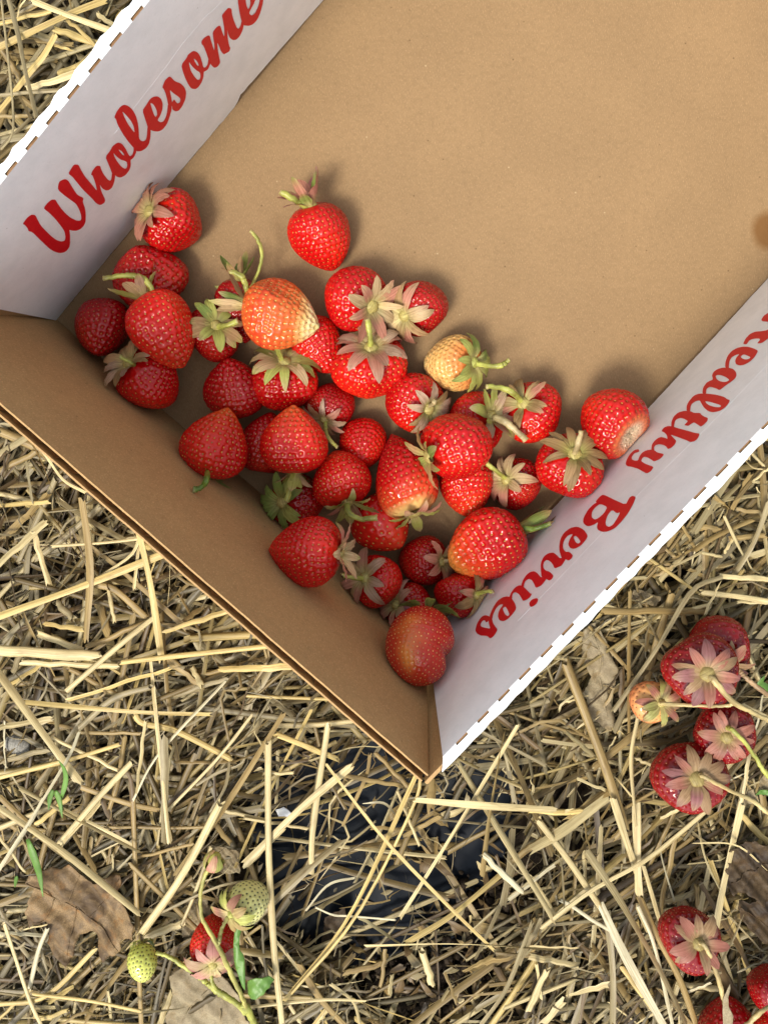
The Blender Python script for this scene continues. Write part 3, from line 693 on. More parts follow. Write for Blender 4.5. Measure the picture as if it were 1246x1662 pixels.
BERRIES = [
# cx, cy, w, l, theta, elev, layer, kind, sepals(n, len_px, colours, lift) or None, stem(px list, colour, r_px) or None, extras, label
(281,362,100,102,-24,-32,0,'red',(10,42,[PINK,TANP,PINK],.30,.42),None,{},'red strawberry touching the white flap under its lettering, topmost on that side'),
(521,383,96,110,-70,-12,0,'red',(9,46,[PURP,PINK,PINK,GREEN],.75,.42),([(500,332),(478,324),(455,311)],STEM_Y,6),dict(q=.6),'strawberry with upright mauve leaflets and thick green stalk, farthest up the bare cardboard'),
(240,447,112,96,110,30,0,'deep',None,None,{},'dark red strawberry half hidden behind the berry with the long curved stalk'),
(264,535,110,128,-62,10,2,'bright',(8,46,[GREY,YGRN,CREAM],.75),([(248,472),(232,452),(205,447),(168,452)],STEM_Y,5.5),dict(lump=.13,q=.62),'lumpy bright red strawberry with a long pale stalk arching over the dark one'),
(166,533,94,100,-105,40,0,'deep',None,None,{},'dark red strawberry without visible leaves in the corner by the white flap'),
(243,618,98,112,-42,-35,0,'red',(9,40,[TANP,GREY,BROWN],.35),([(216,590),(206,583),(194,579)],STEM_Y,4),{},'red strawberry with tan withered leaves beside the brown end wall, nearest its far corner'),
(346,545,86,100,-107,-68,0,'deep',(10,42,[GREEN,YGRN,TANP],.30),([(350,534),(366,529),(386,521)],STEM_Y,5.5),{},'small dark strawberry showing a star of green leaves, left of the orange berry'),
(392,502,78,104,-85,-10,0,'dark',(6,36,[GREEN,TANP],.8),([(404,470),(416,450),(425,418),(420,392),(407,374)],STEM_Y,3.5),{},'dark strawberry behind the orange white-tipped one, with a thin stalk curving upward'),
(453,511,106,130,-16,14,3,'white_tip',(8,42,[YGRN,GREEN,CREAM],.85),([(404,490),(400,468),(393,450),(374,440)],STEM_Y,5.5),dict(q=.72),'orange strawberry with a whitish unripe tip lying on top of the pile'),
(516,561,84,96,-60,20,0,'red',None,None,{},'red strawberry wedged under the white tip of the orange berry'),
(460,622,104,98,-94,-40,1,'red',(10,52,[YGRN,YGRN,CREAM],.22),([(457,582),(450,566),(440,548)],STEM_Y,5),{},'strawberry with a broad skirt of yellow-green leaves below the orange berry'),
(574,483,108,112,154,-50,0,'red',(10,48,[CREAM,PINK,CREAM],.5),None,{},'large red strawberry with cream-pink leaves spread on its right, below the topmost berry'),
(683,498,90,98,28,-46,0,'deep',(9,46,[PINK,TANP,CREAM],.14),None,dict(q=.6),'dusty red strawberry with pink leaves fanned across its left side, upper middle of the box'),
(600,600,110,108,-93,-45,1,'bright',(11,54,[PINK,PINK,GREY],.30),([(602,560),(600,545),(596,518)],STEM_Y,5.5),{},'strawberry wearing the largest pink leaf star with a yellow stalk standing up'),
(669,652,96,100,157,-50,0,'red',(9,34,[BROWN,TANP,GREY],.25),([(696,664),(702,656),(706,648)],STEM_T,4),{},'glossy red strawberry with thin dark withered leaves below the yellow berry'),
(733,590,90,96,182,-36,0,'yellow',(10,40,[YGRN,YGRN,GREEN],.14),([(774,588),(798,594),(815,592),(826,583)],STEM_Y,5),dict(q=.6),'unripe yellow strawberry with light green leaves and a hooked stalk'),
(865,672,100,96,-45,-56,0,'red',(9,38,[TANP,PINK,BROWN],.30),([(850,655),(835,640),(815,630),(788,627)],STEM_Y,5.5),{},'red strawberry whose pale stalk bends left, near the right end of the pile'),
(768,686,98,96,200,-46,0,'red',(9,48,[GREY,PINK,YGRN],.55),([(794,675),(815,682),(835,697),(853,714)],STEM_T,6.5),{},'red strawberry mostly under the wedge-shaped one, with a thick cream stalk on its right'),
(739,724,112,112,22,-22,2,'red',(7,42,[BROWN,TANP,GREEN],.45),None,dict(q=.5,t0=.5,flat=.06),'wedge-shaped broad red strawberry with brown leaves on its lower left'),
(757,792,92,92,-82,12,0,'bright',(4,34,[YGRN],.2),None,{},'round red strawberry below the wedge-shaped one without a stalk'),
(842,786,80,86,-17,-56,0,'deep',(9,40,[PINK,PINK,CREAM],.20),([(820,778),(805,764),(783,747)],STEM_Y,4.5),{},'small deep red strawberry with pink leaves and a thin stalk toward the upper left'),
(923,759,108,104,-110,-60,0,'red',(10,44,[BROWN,TANP,BROWN],.34),([(931,742),(936,725),(943,699)],STEM_T,5.5),{},'red strawberry with dry brown leaf star and tan stalk stub beside the printed flap'),
(994,684,112,112,142,-28,0,'red',None,None,dict(hollow=.27,q=.55),'strawberry with its hull torn off showing white flesh, farthest right in the box'),
(655,773,108,146,106,-20,3,'pale_shoulder',(7,40,[CREAM,YGRN,PINK],.40),None,dict(q=.85,t0=.3),'long conical strawberry with a pale yellow shoulder pointing up the box'),
(351,721,108,118,70,2,2,'otip',(8,40,[GREEN,GREEN,YGRN],.55),([(336,776),(328,790),(305,806)],STEM_G,5.5,.022),dict(q=.78),'bright strawberry with an orange tip pointing up, green stalk over the end wall'),
(477,717,106,112,90,6,3,'otip',(8,36,[YGRN,GREEN,CREAM],.60),([(474,770),(471,790),(465,815)],STEM_Y,5),dict(q=.74),'bright strawberry with an orange tip lying on darker berries in the middle of the pile'),
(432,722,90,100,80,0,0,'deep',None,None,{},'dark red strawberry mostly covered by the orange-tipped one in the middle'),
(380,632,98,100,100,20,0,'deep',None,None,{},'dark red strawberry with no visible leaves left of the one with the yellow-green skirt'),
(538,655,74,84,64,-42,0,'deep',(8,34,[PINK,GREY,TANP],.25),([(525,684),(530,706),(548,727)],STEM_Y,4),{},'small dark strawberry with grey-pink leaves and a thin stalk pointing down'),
(588,722,80,84,-90,60,0,'red',None,None,{},'small round red strawberry seen tip first in the middle of the pile'),
(554,777,98,96,104,-26,2,'bright',(8,40,[CREAM,PINK,YGRN],.55),([(560,814),(566,832),(585,842),(611,840)],STEM_Y,5.5),{},'plump red strawberry with cream leaves below it and a stalk hooked to the right'),
(620,850,98,100,-50,25,0,'bright',None,None,dict(spacing=.13,dimp=.08),'smooth orange-red strawberry beneath the long conical one'),
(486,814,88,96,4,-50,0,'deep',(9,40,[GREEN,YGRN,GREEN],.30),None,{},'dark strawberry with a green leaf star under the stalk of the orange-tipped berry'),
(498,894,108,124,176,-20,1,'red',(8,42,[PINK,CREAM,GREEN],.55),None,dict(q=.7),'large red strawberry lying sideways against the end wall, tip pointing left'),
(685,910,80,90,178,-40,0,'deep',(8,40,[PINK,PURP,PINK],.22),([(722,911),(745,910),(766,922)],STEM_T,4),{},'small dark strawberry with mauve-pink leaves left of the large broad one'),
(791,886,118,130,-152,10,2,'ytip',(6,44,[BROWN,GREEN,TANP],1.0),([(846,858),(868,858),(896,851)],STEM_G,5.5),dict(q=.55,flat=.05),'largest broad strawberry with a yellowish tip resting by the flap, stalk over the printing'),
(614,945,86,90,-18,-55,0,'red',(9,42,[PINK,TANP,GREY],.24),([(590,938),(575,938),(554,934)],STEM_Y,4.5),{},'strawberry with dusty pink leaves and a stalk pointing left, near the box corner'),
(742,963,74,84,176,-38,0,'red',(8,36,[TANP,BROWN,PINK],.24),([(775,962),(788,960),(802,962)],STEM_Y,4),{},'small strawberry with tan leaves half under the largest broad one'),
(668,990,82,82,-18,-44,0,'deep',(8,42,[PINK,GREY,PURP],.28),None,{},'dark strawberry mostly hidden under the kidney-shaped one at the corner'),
(683,1044,110,132,-98,28,2,'streak',(8,44,[GREEN,GREEN],.30),None,dict(crease=(0.0,.24,.45,0.0),lump=.03,q=.40,t0=.5,spacing=.078,dimp=.12),'kidney-shaped strawberry with an orange streak in the corner of the box'),
]
GRP = 'picked strawberries in the cardboard box'
# resting heights: floor berries sit on the panel, the others are lifted along their line of sight until they rest on those below
nE = facing(unit(np.cross(cFR - cFL, tER - cFL)), (cFL + tER) / 2)
WALLS = [(cFL, nE), (lf[1], lf[4]), (rf[1], rf[4])]
order = sorted(range(len(BERRIES)), key=lambda i: BERRIES[i][6])
placed = {}
for i in order:
    cx, cy, w, l, th, el, lay = BERRIES[i][:7]
    rpx = (w * .62 + l * .38) / 2
    zc = rpx * .9 * kpx(cx, cy, .015)
    if True:
        step = 0.0004
        while zc < .085:
            p = at(cx, cy, zc); ri = rpx * kpx(cx, cy, zc); ok = True
            for j, (pj, rj, lj) in placed.items():
                if lj < lay and np.linalg.norm(p - pj) < .80 * (ri + rj): ok = False; break
            if any(np.dot(p - q0, nn) < ri * .86 for q0, nn in WALLS): ok = False
            if ok: break
            zc += step
    placed[i] = (at(cx, cy, zc), rpx * kpx(cx, cy, zc), lay)

def strawberry(i, spec, p, root, body_parent, as_part=False, roll=None):
    cx, cy, w, l, th, el, lay, kind, sep, stem, ex, label = spec
    z = p[2]; k = kpx(cx, cy, z); W, L = w * k, l * k
    ex = dict(ex); roll = ex.pop('roll', roll if roll is not None else (i * 2.399) % 6.28)
    if 'crease' in ex and kind == 'streak':
        # crease on the right of the picture, streak left of centre and up
        roll = 0.0
    Fm = axis_frame(th, el, roll, p)
    if kind == 'streak':
        a_r = math.atan2(np.dot([1, -.25, .1], Fm[1]), np.dot([1, -.25, .1], Fm[0]))
        a_s = math.atan2(np.dot([-.42, 0, 1], Fm[1]), np.dot([-.42, 0, 1], Fm[0]))
        ex['crease'] = (a_r, .26, 1.0, a_s)
    V, Fc, C, SVv, SF, SCc, prof = build_flesh(W, L, kind, 100 + i, **ex)
    c0 = np.array([0, 0, L * .47])
    def tw(A):
        Q = (np.asarray(A) - c0) @ Fm + p
        if not as_part:                                              # nothing pokes through the box
            for q0, nn in WALLS:
                d_ = (Q - q0) @ nn; Q = Q + np.clip(.0005 - d_, 0, None)[:, None] * nn
            Q[:, 2] = np.maximum(Q[:, 2], .0003)
        return Q
    Rt = np.array(root.location)
    body = mesh_obj('strawberry' if as_part else 'flesh', tw(V), Fc, M['flesh'], body_parent, {'col': C}, origin=Rt)
    sub = body if as_part else root
    if len(SVv):
        o = mesh_obj('seeds', tw(SVv), SF, M['seed'], sub, {'col': SCc}, origin=Rt); o['kind'] = 'stuff'
    if sep:
        n, ln, cs, lift = sep[:4]; wd = sep[4] if len(sep) > 4 else .40
        cal = disc(prof, W, tw, Rt, sub, (.34, .27, .10) if as_part and kind == 'core_red' else (.50, .43, .15) if kind not in ('green', 'palegreen', 'yellow') else YGRN)
        build_sepals(prof, W, n, ln * k, cs, lift, 500 + i, tw, Rt, sub if as_part else cal, wide=wd, base=(.36, .25, .12) if as_part and kind == 'core_red' else (.55, .48, .20) if cs[0] not in (GREEN, BROWN) else (.36, .34, .10))
    base = tw(np.array([[0, 0, prof[2][0] - .0008]]))[0]
    if stem:
        pts, col, rp = stem[:3]; zz = base[2] + (stem[3] if len(stem) > 3 else 0); n = len(pts)
        Pp = [base - Fm[2] * -0.001]
        Pp = [base + Fm[2] * .0015] + [at(q[0], q[1], zz + .003 + .004 * (m + 1) / n) for m, q in enumerate(pts) if np.linalg.norm(at(q[0], q[1], zz + .003) - base) > .0035]
        if not as_part:
            for q0, nn in WALLS: Pp = [q + nn * max(0, .0022 - float((q - q0) @ nn)) for q in Pp]
        build_stem(Pp, rp * k, col, root, Rt, seed=i)
    return body, base, tw

for i, spec in enumerate(BERRIES):
    p, r, lay = placed[i]
    root = thing('strawberry', spec[11], 'strawberry', (p[0], p[1], max(0.0, p[2] - r)), GRP)
    strawberry(i, spec, p, root, root)
# ------------------------------------------------------------------ ground, film, leaves
nx = 190
g = np.linspace(-1, 1, nx); gx = np.sign(g) * (0.35 * np.abs(g) + 2.6 * np.abs(g) ** 7)
X, Y = np.meshgrid(gx, gx, indexing='ij')
Zg = -0.040 + 0.004 * np.sin(X * 40 + 1) * np.sin(Y * 34) + rng.normal(0, .0012, X.shape) * (np.abs(X) < .35) * (np.abs(Y) < .35)
V = np.stack([X, Y, Zg], -1).reshape(-1, 3)
I = np.arange(nx * nx).reshape(nx, nx)
Fc = np.stack([I[:-1, :-1], I[1:, :-1], I[1:, 1:], I[:-1, 1:]], -1).reshape(-1, 4)
go = mesh_obj('ground', V, Fc, M['soil']); go['kind'] = 'structure'

# sheet of black mulch film lying on the soil
pl = [(395,1230),(520,1175),(700,1190),(800,1215),(850,1240),(840,1310),(820,1380),(810,1450),(800,1530),(720,1545),(600,1560),(500,1585),(440,1560),(425,1450),(405,1340)]
def leaf_mesh(outline_w, nstep, hfun):
    """fill a planar outline (world xy) with a dense triangulation; height from hfun(x, y)"""
    P = [np.array(p) for p in outline_w]
    mn, mx = np.min(P, 0), np.max(P, 0)
    vs = [Vector((float(p[0]), float(p[1]))) for p in P]; ne = len(vs)
    edges = [(a, (a + 1) % ne) for a in range(ne)]
    st = max(mx - mn) / nstep
    def inside(q):
        c = False
        for a in range(ne):
            x1, y1 = P[a][:2]; x2, y2 = P[(a + 1) % ne][:2]
            if (y1 > q[1]) != (y2 > q[1]) and q[0] < (x2 - x1) * (q[1] - y1) / (y2 - y1) + x1: c = not c
        return c
    ys = mn[1]
    r_ = np.random.default_rng(3)
    while ys < mx[1]:
        xs = mn[0]
        while xs < mx[0]:
            q = (xs + r_.normal(0, st * .12), ys + r_.normal(0, st * .12))
            if inside(q) and min(np.hypot(q[0] - p[0], q[1] - p[1]) for p in P) > st * .45: vs.append(Vector(q))
            xs += st
        ys += st
    sc = 100.0
    res = geometry.delaunay_2d_cdt([v * sc for v in vs], edges, [], 1, 1e-6)
    V = np.array([(v.x / sc, v.y / sc, hfun(v.x / sc, v.y / sc)) for v in res[0]])
    return V, [list(f) for f in res[2]]

def film_h(x, y): return -.0335 + .0020 * math.sin(x * 60 + 2 * math.sin(y * 40)) + .0008 * abs(math.sin(y * 90 + x * 150 + 1)) + .0004 * math.sin(x * 420 - y * 230)
V, Fc = leaf_mesh([at(*p, -.032)[:2] for p in pl], 46, film_h)
o = mesh_obj('plastic_film', V, Fc, M['film'])
tag(o, 'black plastic mulch film showing through the thin straw below the box corner', 'mulch film')

def dead_leaf(name, view, outline, z, curl, m, label, seed, vein=None, kind='leaf', steps=26):
    x0, y0, s = view; r_ = np.random.default_rng(seed)
    op = []
    n = len(outline)
    for a in range(n):
        p, q = np.array(outline[a], float), np.array(outline[(a + 1) % n], float)
        m_ = max(1, int(np.linalg.norm(q - p) / s / 5))
        for b in range(m_): op.append(p + (q - p) * b / m_ + (r_.normal(0, .9 * s, 2) if b else 0))
    W = [at(x0 + p[0] / s, y0 + p[1] / s, z) for p in op]
    c = np.mean(W, 0); ax = r_.uniform(0, 6.28); ph = r_.uniform(0, 6.28, 3)
    size = np.max(np.linalg.norm(np.array(W) - c, axis=1))
    def h(x, y):
        dx, dy = (x - c[0]) / size, (y - c[1]) / size
        u = dx * math.cos(ax) + dy * math.sin(ax)
        return z + curl * (u * u * 1.3 - .3) + curl * .30 * math.sin(dx * 9 + ph[0]) * math.sin(dy * 8 + ph[1]) + curl * .12 * math.sin(dx * 23 + dy * 19 + ph[2])
    V, Fc = leaf_mesh([w[:2] for w in W], steps, h)
    root = thing(name, label, kind, tuple(c))
    o = mesh_obj('blade', V, Fc, m, root)
    md = o.modifiers.new('solid', 'SOLIDIFY'); md.thickness = 0.0003
    for vn in (vein or []):
        P = [np.array([*at(x0 + p[0] / s, y0 + p[1] / s, z)[:2], 0]) for p in vn]
        for p in P: p[2] = h(p[0], p[1]) + .0003
        Q = catmull(P, 10)
        for q in Q: q[2] = h(q[0], q[1]) + .0002
        Vv, Ff = tube(Q, np.linspace(.00035, .00015, 10), 6)
        mesh_obj('vein', Vv, Ff, m, root)
    return root

VD, VG, VF, VC, VE, VB_, VA = (0, 1300, 2.709), (920, 960, 3.821), (860, 1300, 3.228), (0, 1060, 2.708), (400, 1180, 2.492), (0, 640, 2.492), (0, 0, 4.984)
VH = (1000, 680, 5.065); VT = (180, 1360, 4.45); VU = (880, 920, 3.404)
dead_leaf('oak_leaf', VD, [(135,330),(150,300),(240,275),(270,300),(300,285),(370,330),(400,380),(450,350),(525,335),(530,380),(500,420),(560,480),(600,530),(590,600),(545,590),(540,640),(490,670),(460,700),(440,660),(420,600),(390,585),(345,600),(330,640),(320,690),(285,740),(250,700),(200,640),(210,560),(205,530),(160,540),(130,560),(115,490),(140,420),(165,370)], -.001, .006, M['dead_leaf'],
          'brown dried oak leaf with lobed edges lying on the straw', 1, [[(140,335),(240,430),(380,500),(480,590),(530,640)], [(240,430),(200,520),(150,530)], [(330,475),(310,600),(285,700)], [(300,450),(330,370),(350,330)], [(400,510),(470,430),(520,350)]], steps=34)
dead_leaf('pale_leaf', VD, [(750,760),(800,730),(900,760),(1000,790),(1050,850),(1080,930),(1120,1000),(1060,1080),(740,1080),(730,950),(760,860)], -.004, .004, M['tan_leaf'],
          'smooth pale tan dead leaf under the red berry on the plant', 2, [[(760,1040),(850,900),(960,800)]])
dead_leaf('curled_leaf', VG, [(100,250),(180,200),(240,300),(310,480),(300,600),(260,640),(300,800),(290,890),(220,840),(110,780),(130,700),(100,640),(160,540),(110,440)], -.006, .007, M['tan_leaf'],
          'curled tan dead leaf on end beside the white side of the box', 3, [[(150,230),(210,420),(215,600),(270,860)]])
dead_leaf('dark_leaf', VF, [(1050,260),(1150,180),(1300,250),(1300,480),(1200,520),(1120,470),(1050,480),(1020,400)], .000, .006, M['dark_leaf'],
          'dark brown leathery dead leaf near the frame edge, upper of two', 4, [[(1060,440),(1160,370),(1290,330)]])
dead_leaf('dark_leaf', VF, [(1070,500),(1140,530),(1210,510),(1300,560),(1300,780),(1220,740),(1150,680),(1090,600)], -.002, .006, M['dark_leaf'],
          'olive brown dead leaf with toothed edge, lower of two beside the hanging berry', 5, [[(1090,540),(1180,620),(1290,700)]])
dead_leaf('curled_leaf', VE, [(320,760),(400,720),(410,800),(370,870),(400,950),(390,1040),(340,980),(290,930),(310,850)], -.025, .005, M['dark_leaf'],
          'rusty curled scrap of dead leaf at the edge of the black film', 6)
dead_leaf('buried_leaf', VC, [(250,510),(430,450),(440,560),(350,620),(200,770),(120,700),(160,600)], -.016, .005, M['dead_leaf'],
          'brown leaf half buried under straw above the oak leaf', 7)
dead_leaf('buried_leaf', VC, [(255,290),(380,270),(440,320),(330,360)], -.014, .004, M['dead_leaf'],
          'small reddish brown leaf piece between straws left of the box', 8)
dead_leaf('grey_leaf', VG, [(400,-20),(560,20),(540,80),(430,70),(380,30)], -.010, .004, M['tan_leaf'],
          'greyish leaf fragment under the straw by the box rim', 9)
dead_leaf('grey_leaf', VT, [(700,60),(930,90),(930,260),(830,270),(690,180)], -.010, .004, M['tan_leaf'],
          'greyish brown leaf behind the small flower bud', 10)
dead_leaf('grey_leaf', VT, [(560,440),(690,420),(720,560),(600,690),(520,720),(500,560)], -.012, .004, M['tan_leaf'],
          'greyish leaf piece above the ripe berry on the plant', 12)
o = dead_leaf('white_scrap', VE, [(118,335),(150,325),(190,358),(175,372),(130,360)], -.012, .002, M['white'],
          'small torn white scrap lying on the black film', 11, kind='scrap', steps=8)

# green blades of grass and seedling leaves
def blade(view, pts, w, z, label, cat, name='grass_blade', lift=.004):
    x0, y0, s = view; P = catmull([at(x0 + p[0] / s, y0 + p[1] / s, z + lift * k) for k, p in enumerate(pts)], 12)
    T, S, U = frames(P); V = []
    for k in range(12):
        u = k / 11; ww = w / s * .00027 * .5 * min(1, (u + .15) * 3) * max(.05, 1 - u ** 3)
        V += [P[k] - S[k] * ww, P[k] - U[k] * ww * .35, P[k] + S[k] * ww]
    Fc = []
    for k in range(11): Fc += [[3 * k, 3 * k + 1, 3 * k + 4, 3 * k + 3], [3 * k + 1, 3 * k + 2, 3 * k + 5, 3 * k + 4]]
    o = mesh_obj(name, V, Fc, M['green_leaf'], origin=P[0]); tag(o, label, cat); o.modifiers.new('solid', 'SOLIDIFY').thickness = .0002
blade(VC, [(270,640),(290,560),(282,510),(258,472)], 24, .001, 'curved green grass blade, longest of a sprout among the straw', 'grass blade')
blade(VC, [(245,605),(262,650),(275,725)], 26, .001, 'green grass blade pointing down from the sprout', 'grass blade', lift=.001)
blade(VC, [(232,600),(220,640),(214,690)], 24, .001, 'short dark green blade at the side of the sprout', 'grass blade', lift=.001)
blade(VD, [(122,168),(158,270),(175,330),(190,422)], 36, .003, 'broad green grass blade above the oak leaf', 'grass blade', lift=.002)
blade(VD, [(75,330),(70,355),(66,380)], 18, .001, 'tiny green shoot tip beside the oak leaf', 'grass blade', lift=.001)
blade(VG, [(1246,620),(1215,590),(1195,575),(1225,520)], 60, .004, 'small green leaf at the frame edge near the berry cluster', 'leaf', 'green_leaflet', lift=.001)

# grey ridged dried bud on the left
P = [at(VC[0] + x / VC[2], VC[1] + y / VC[2], -.008) for x, y in ((30, 390), (65, 396), (100, 404), (132, 410))]
Q = catmull(P, 24); rad = .0048 * np.sin(np.linspace(.35, 2.9, 24)) ** .6 * (1 + .10 * np.sin(np.linspace(0, 60, 24)))
V, Fc = tube(Q, rad, 16, .8)
V = V.reshape(24, 16, 3); V += (V - Q[:, None, :]) * (.14 * np.sin(np.arange(16) * np.pi))[None, :, None]; V = V.reshape(-1, 3)
o = mesh_obj('dried_bud', V, Fc, m_plain('dried_bud', (.16, .15, .13), .8, .3, 900, (.34, .32, .28), .5, .0004), origin=Q[0])
tag(o, 'small grey ridged dried plant bud in the straw at the frame edge', 'dried bud')

# ------------------------------------------------------------------ straw
CLR = dict(p=(.62, .51, .27), y=(.60, .455, .18), t=(.33, .235, .095), g=(.33, .27, .15), w=(.62, .56, .38), b=(.15, .098, .043))
def stalk_arr(P, w, typ, col, r_, ns=7):
    """vertices, faces, colours, grain coordinates of one straw; P sampled path"""
    n = len(P); T, S, U = frames(P); V = []; uv = []; C = []
    dl = np.concatenate([[0], np.cumsum(np.linalg.norm(np.diff(P, axis=0), axis=1))]); Ltot = dl[-1]
    off = r_.uniform(0, 5, 2); roll = r_.uniform(0, 6.28); tw = r_.normal(0, 1.2)
    node = r_.uniform(.2, .8) if r_.random() < .5 else -1
    c = np.array(col) * r_.uniform(.88, 1.1)
    Fc = []
    if typ == 'tube':
        a = np.linspace(0, 2 * np.pi, ns, endpoint=False)
        fl = r_.uniform(.30, .60)
        for i in range(n):
            u = dl[i] / Ltot; rr = w / 2 * (1 + .05 * math.sin(9 * u + off[0]))
            if node > 0: rr *= 1 + .22 * math.exp(-((u - node) * Ltot / .0022) ** 2)
            jag = T[i] * (r_.uniform(-1, 1, ns)[:, None] * w * .5) if i in (0, n - 1) else 0
            V.append(P[i] + (np.cos(a)[:, None] * S[i] + fl * np.sin(a)[:, None] * U[i]) * rr + jag)
            cc = c * (1 + .08 * math.sin(14 * u + off[1]))
            if node > 0: cc = cc * (1 - .35 * math.exp(-((u - node) * Ltot / .0018) ** 2))
            C += [cc] * ns; uv += [((k / ns) * w * 3 + off[0], dl[i] + off[1], 0) for k in range(ns)]
        for i in range(n - 1):
            for j in range(ns): Fc.append([i * ns + j, i * ns + (j + 1) % ns, (i + 1) * ns + (j + 1) % ns, (i + 1) * ns + j])
    else:
        m = 5 if typ == 'split' else 3
        curv = r_.uniform(.10, .55) if typ == 'split' else r_.uniform(.1, .5)
        for i in range(n):
            u = dl[i] / Ltot; ro = (roll * .25 - .7) + tw * u * (1.0 if typ == 'ribbon' else .4)
            ww = w / 2 * (1 + .12 * math.sin(7 * u + off[0])) * (1 if typ == 'split' else max(.1, min(1, (1 - u) * 3, u * 5 + .3)))
            e1 = S[i] * math.cos(ro) + U[i] * math.sin(ro); e2 = -S[i] * math.sin(ro) + U[i] * math.cos(ro)
            for k in range(m):
                x = -1 + 2 * k / (m - 1)
                j_ = T[i] * r_.uniform(-1, 1) * w * .5 if i in (0, n - 1) else 0
                V.append([P[i] + e1 * x * ww + e2 * (curv * (1 - x * x) - .4) * ww * .7 + j_])
                C.append(c * (1 + .08 * math.sin(11 * u + off[1] + x))); uv.append((x * w / 2 + off[0], dl[i] + off[1], 0))
        for i in range(n - 1):
            for j in range(m - 1): Fc.append([i * m + j, i * m + j + 1, (i + 1) * m + j + 1, (i + 1) * m + j])
    V = np.concatenate([np.atleast_2d(v) for v in V])
    return V, Fc, np.array(C), np.array(uv)

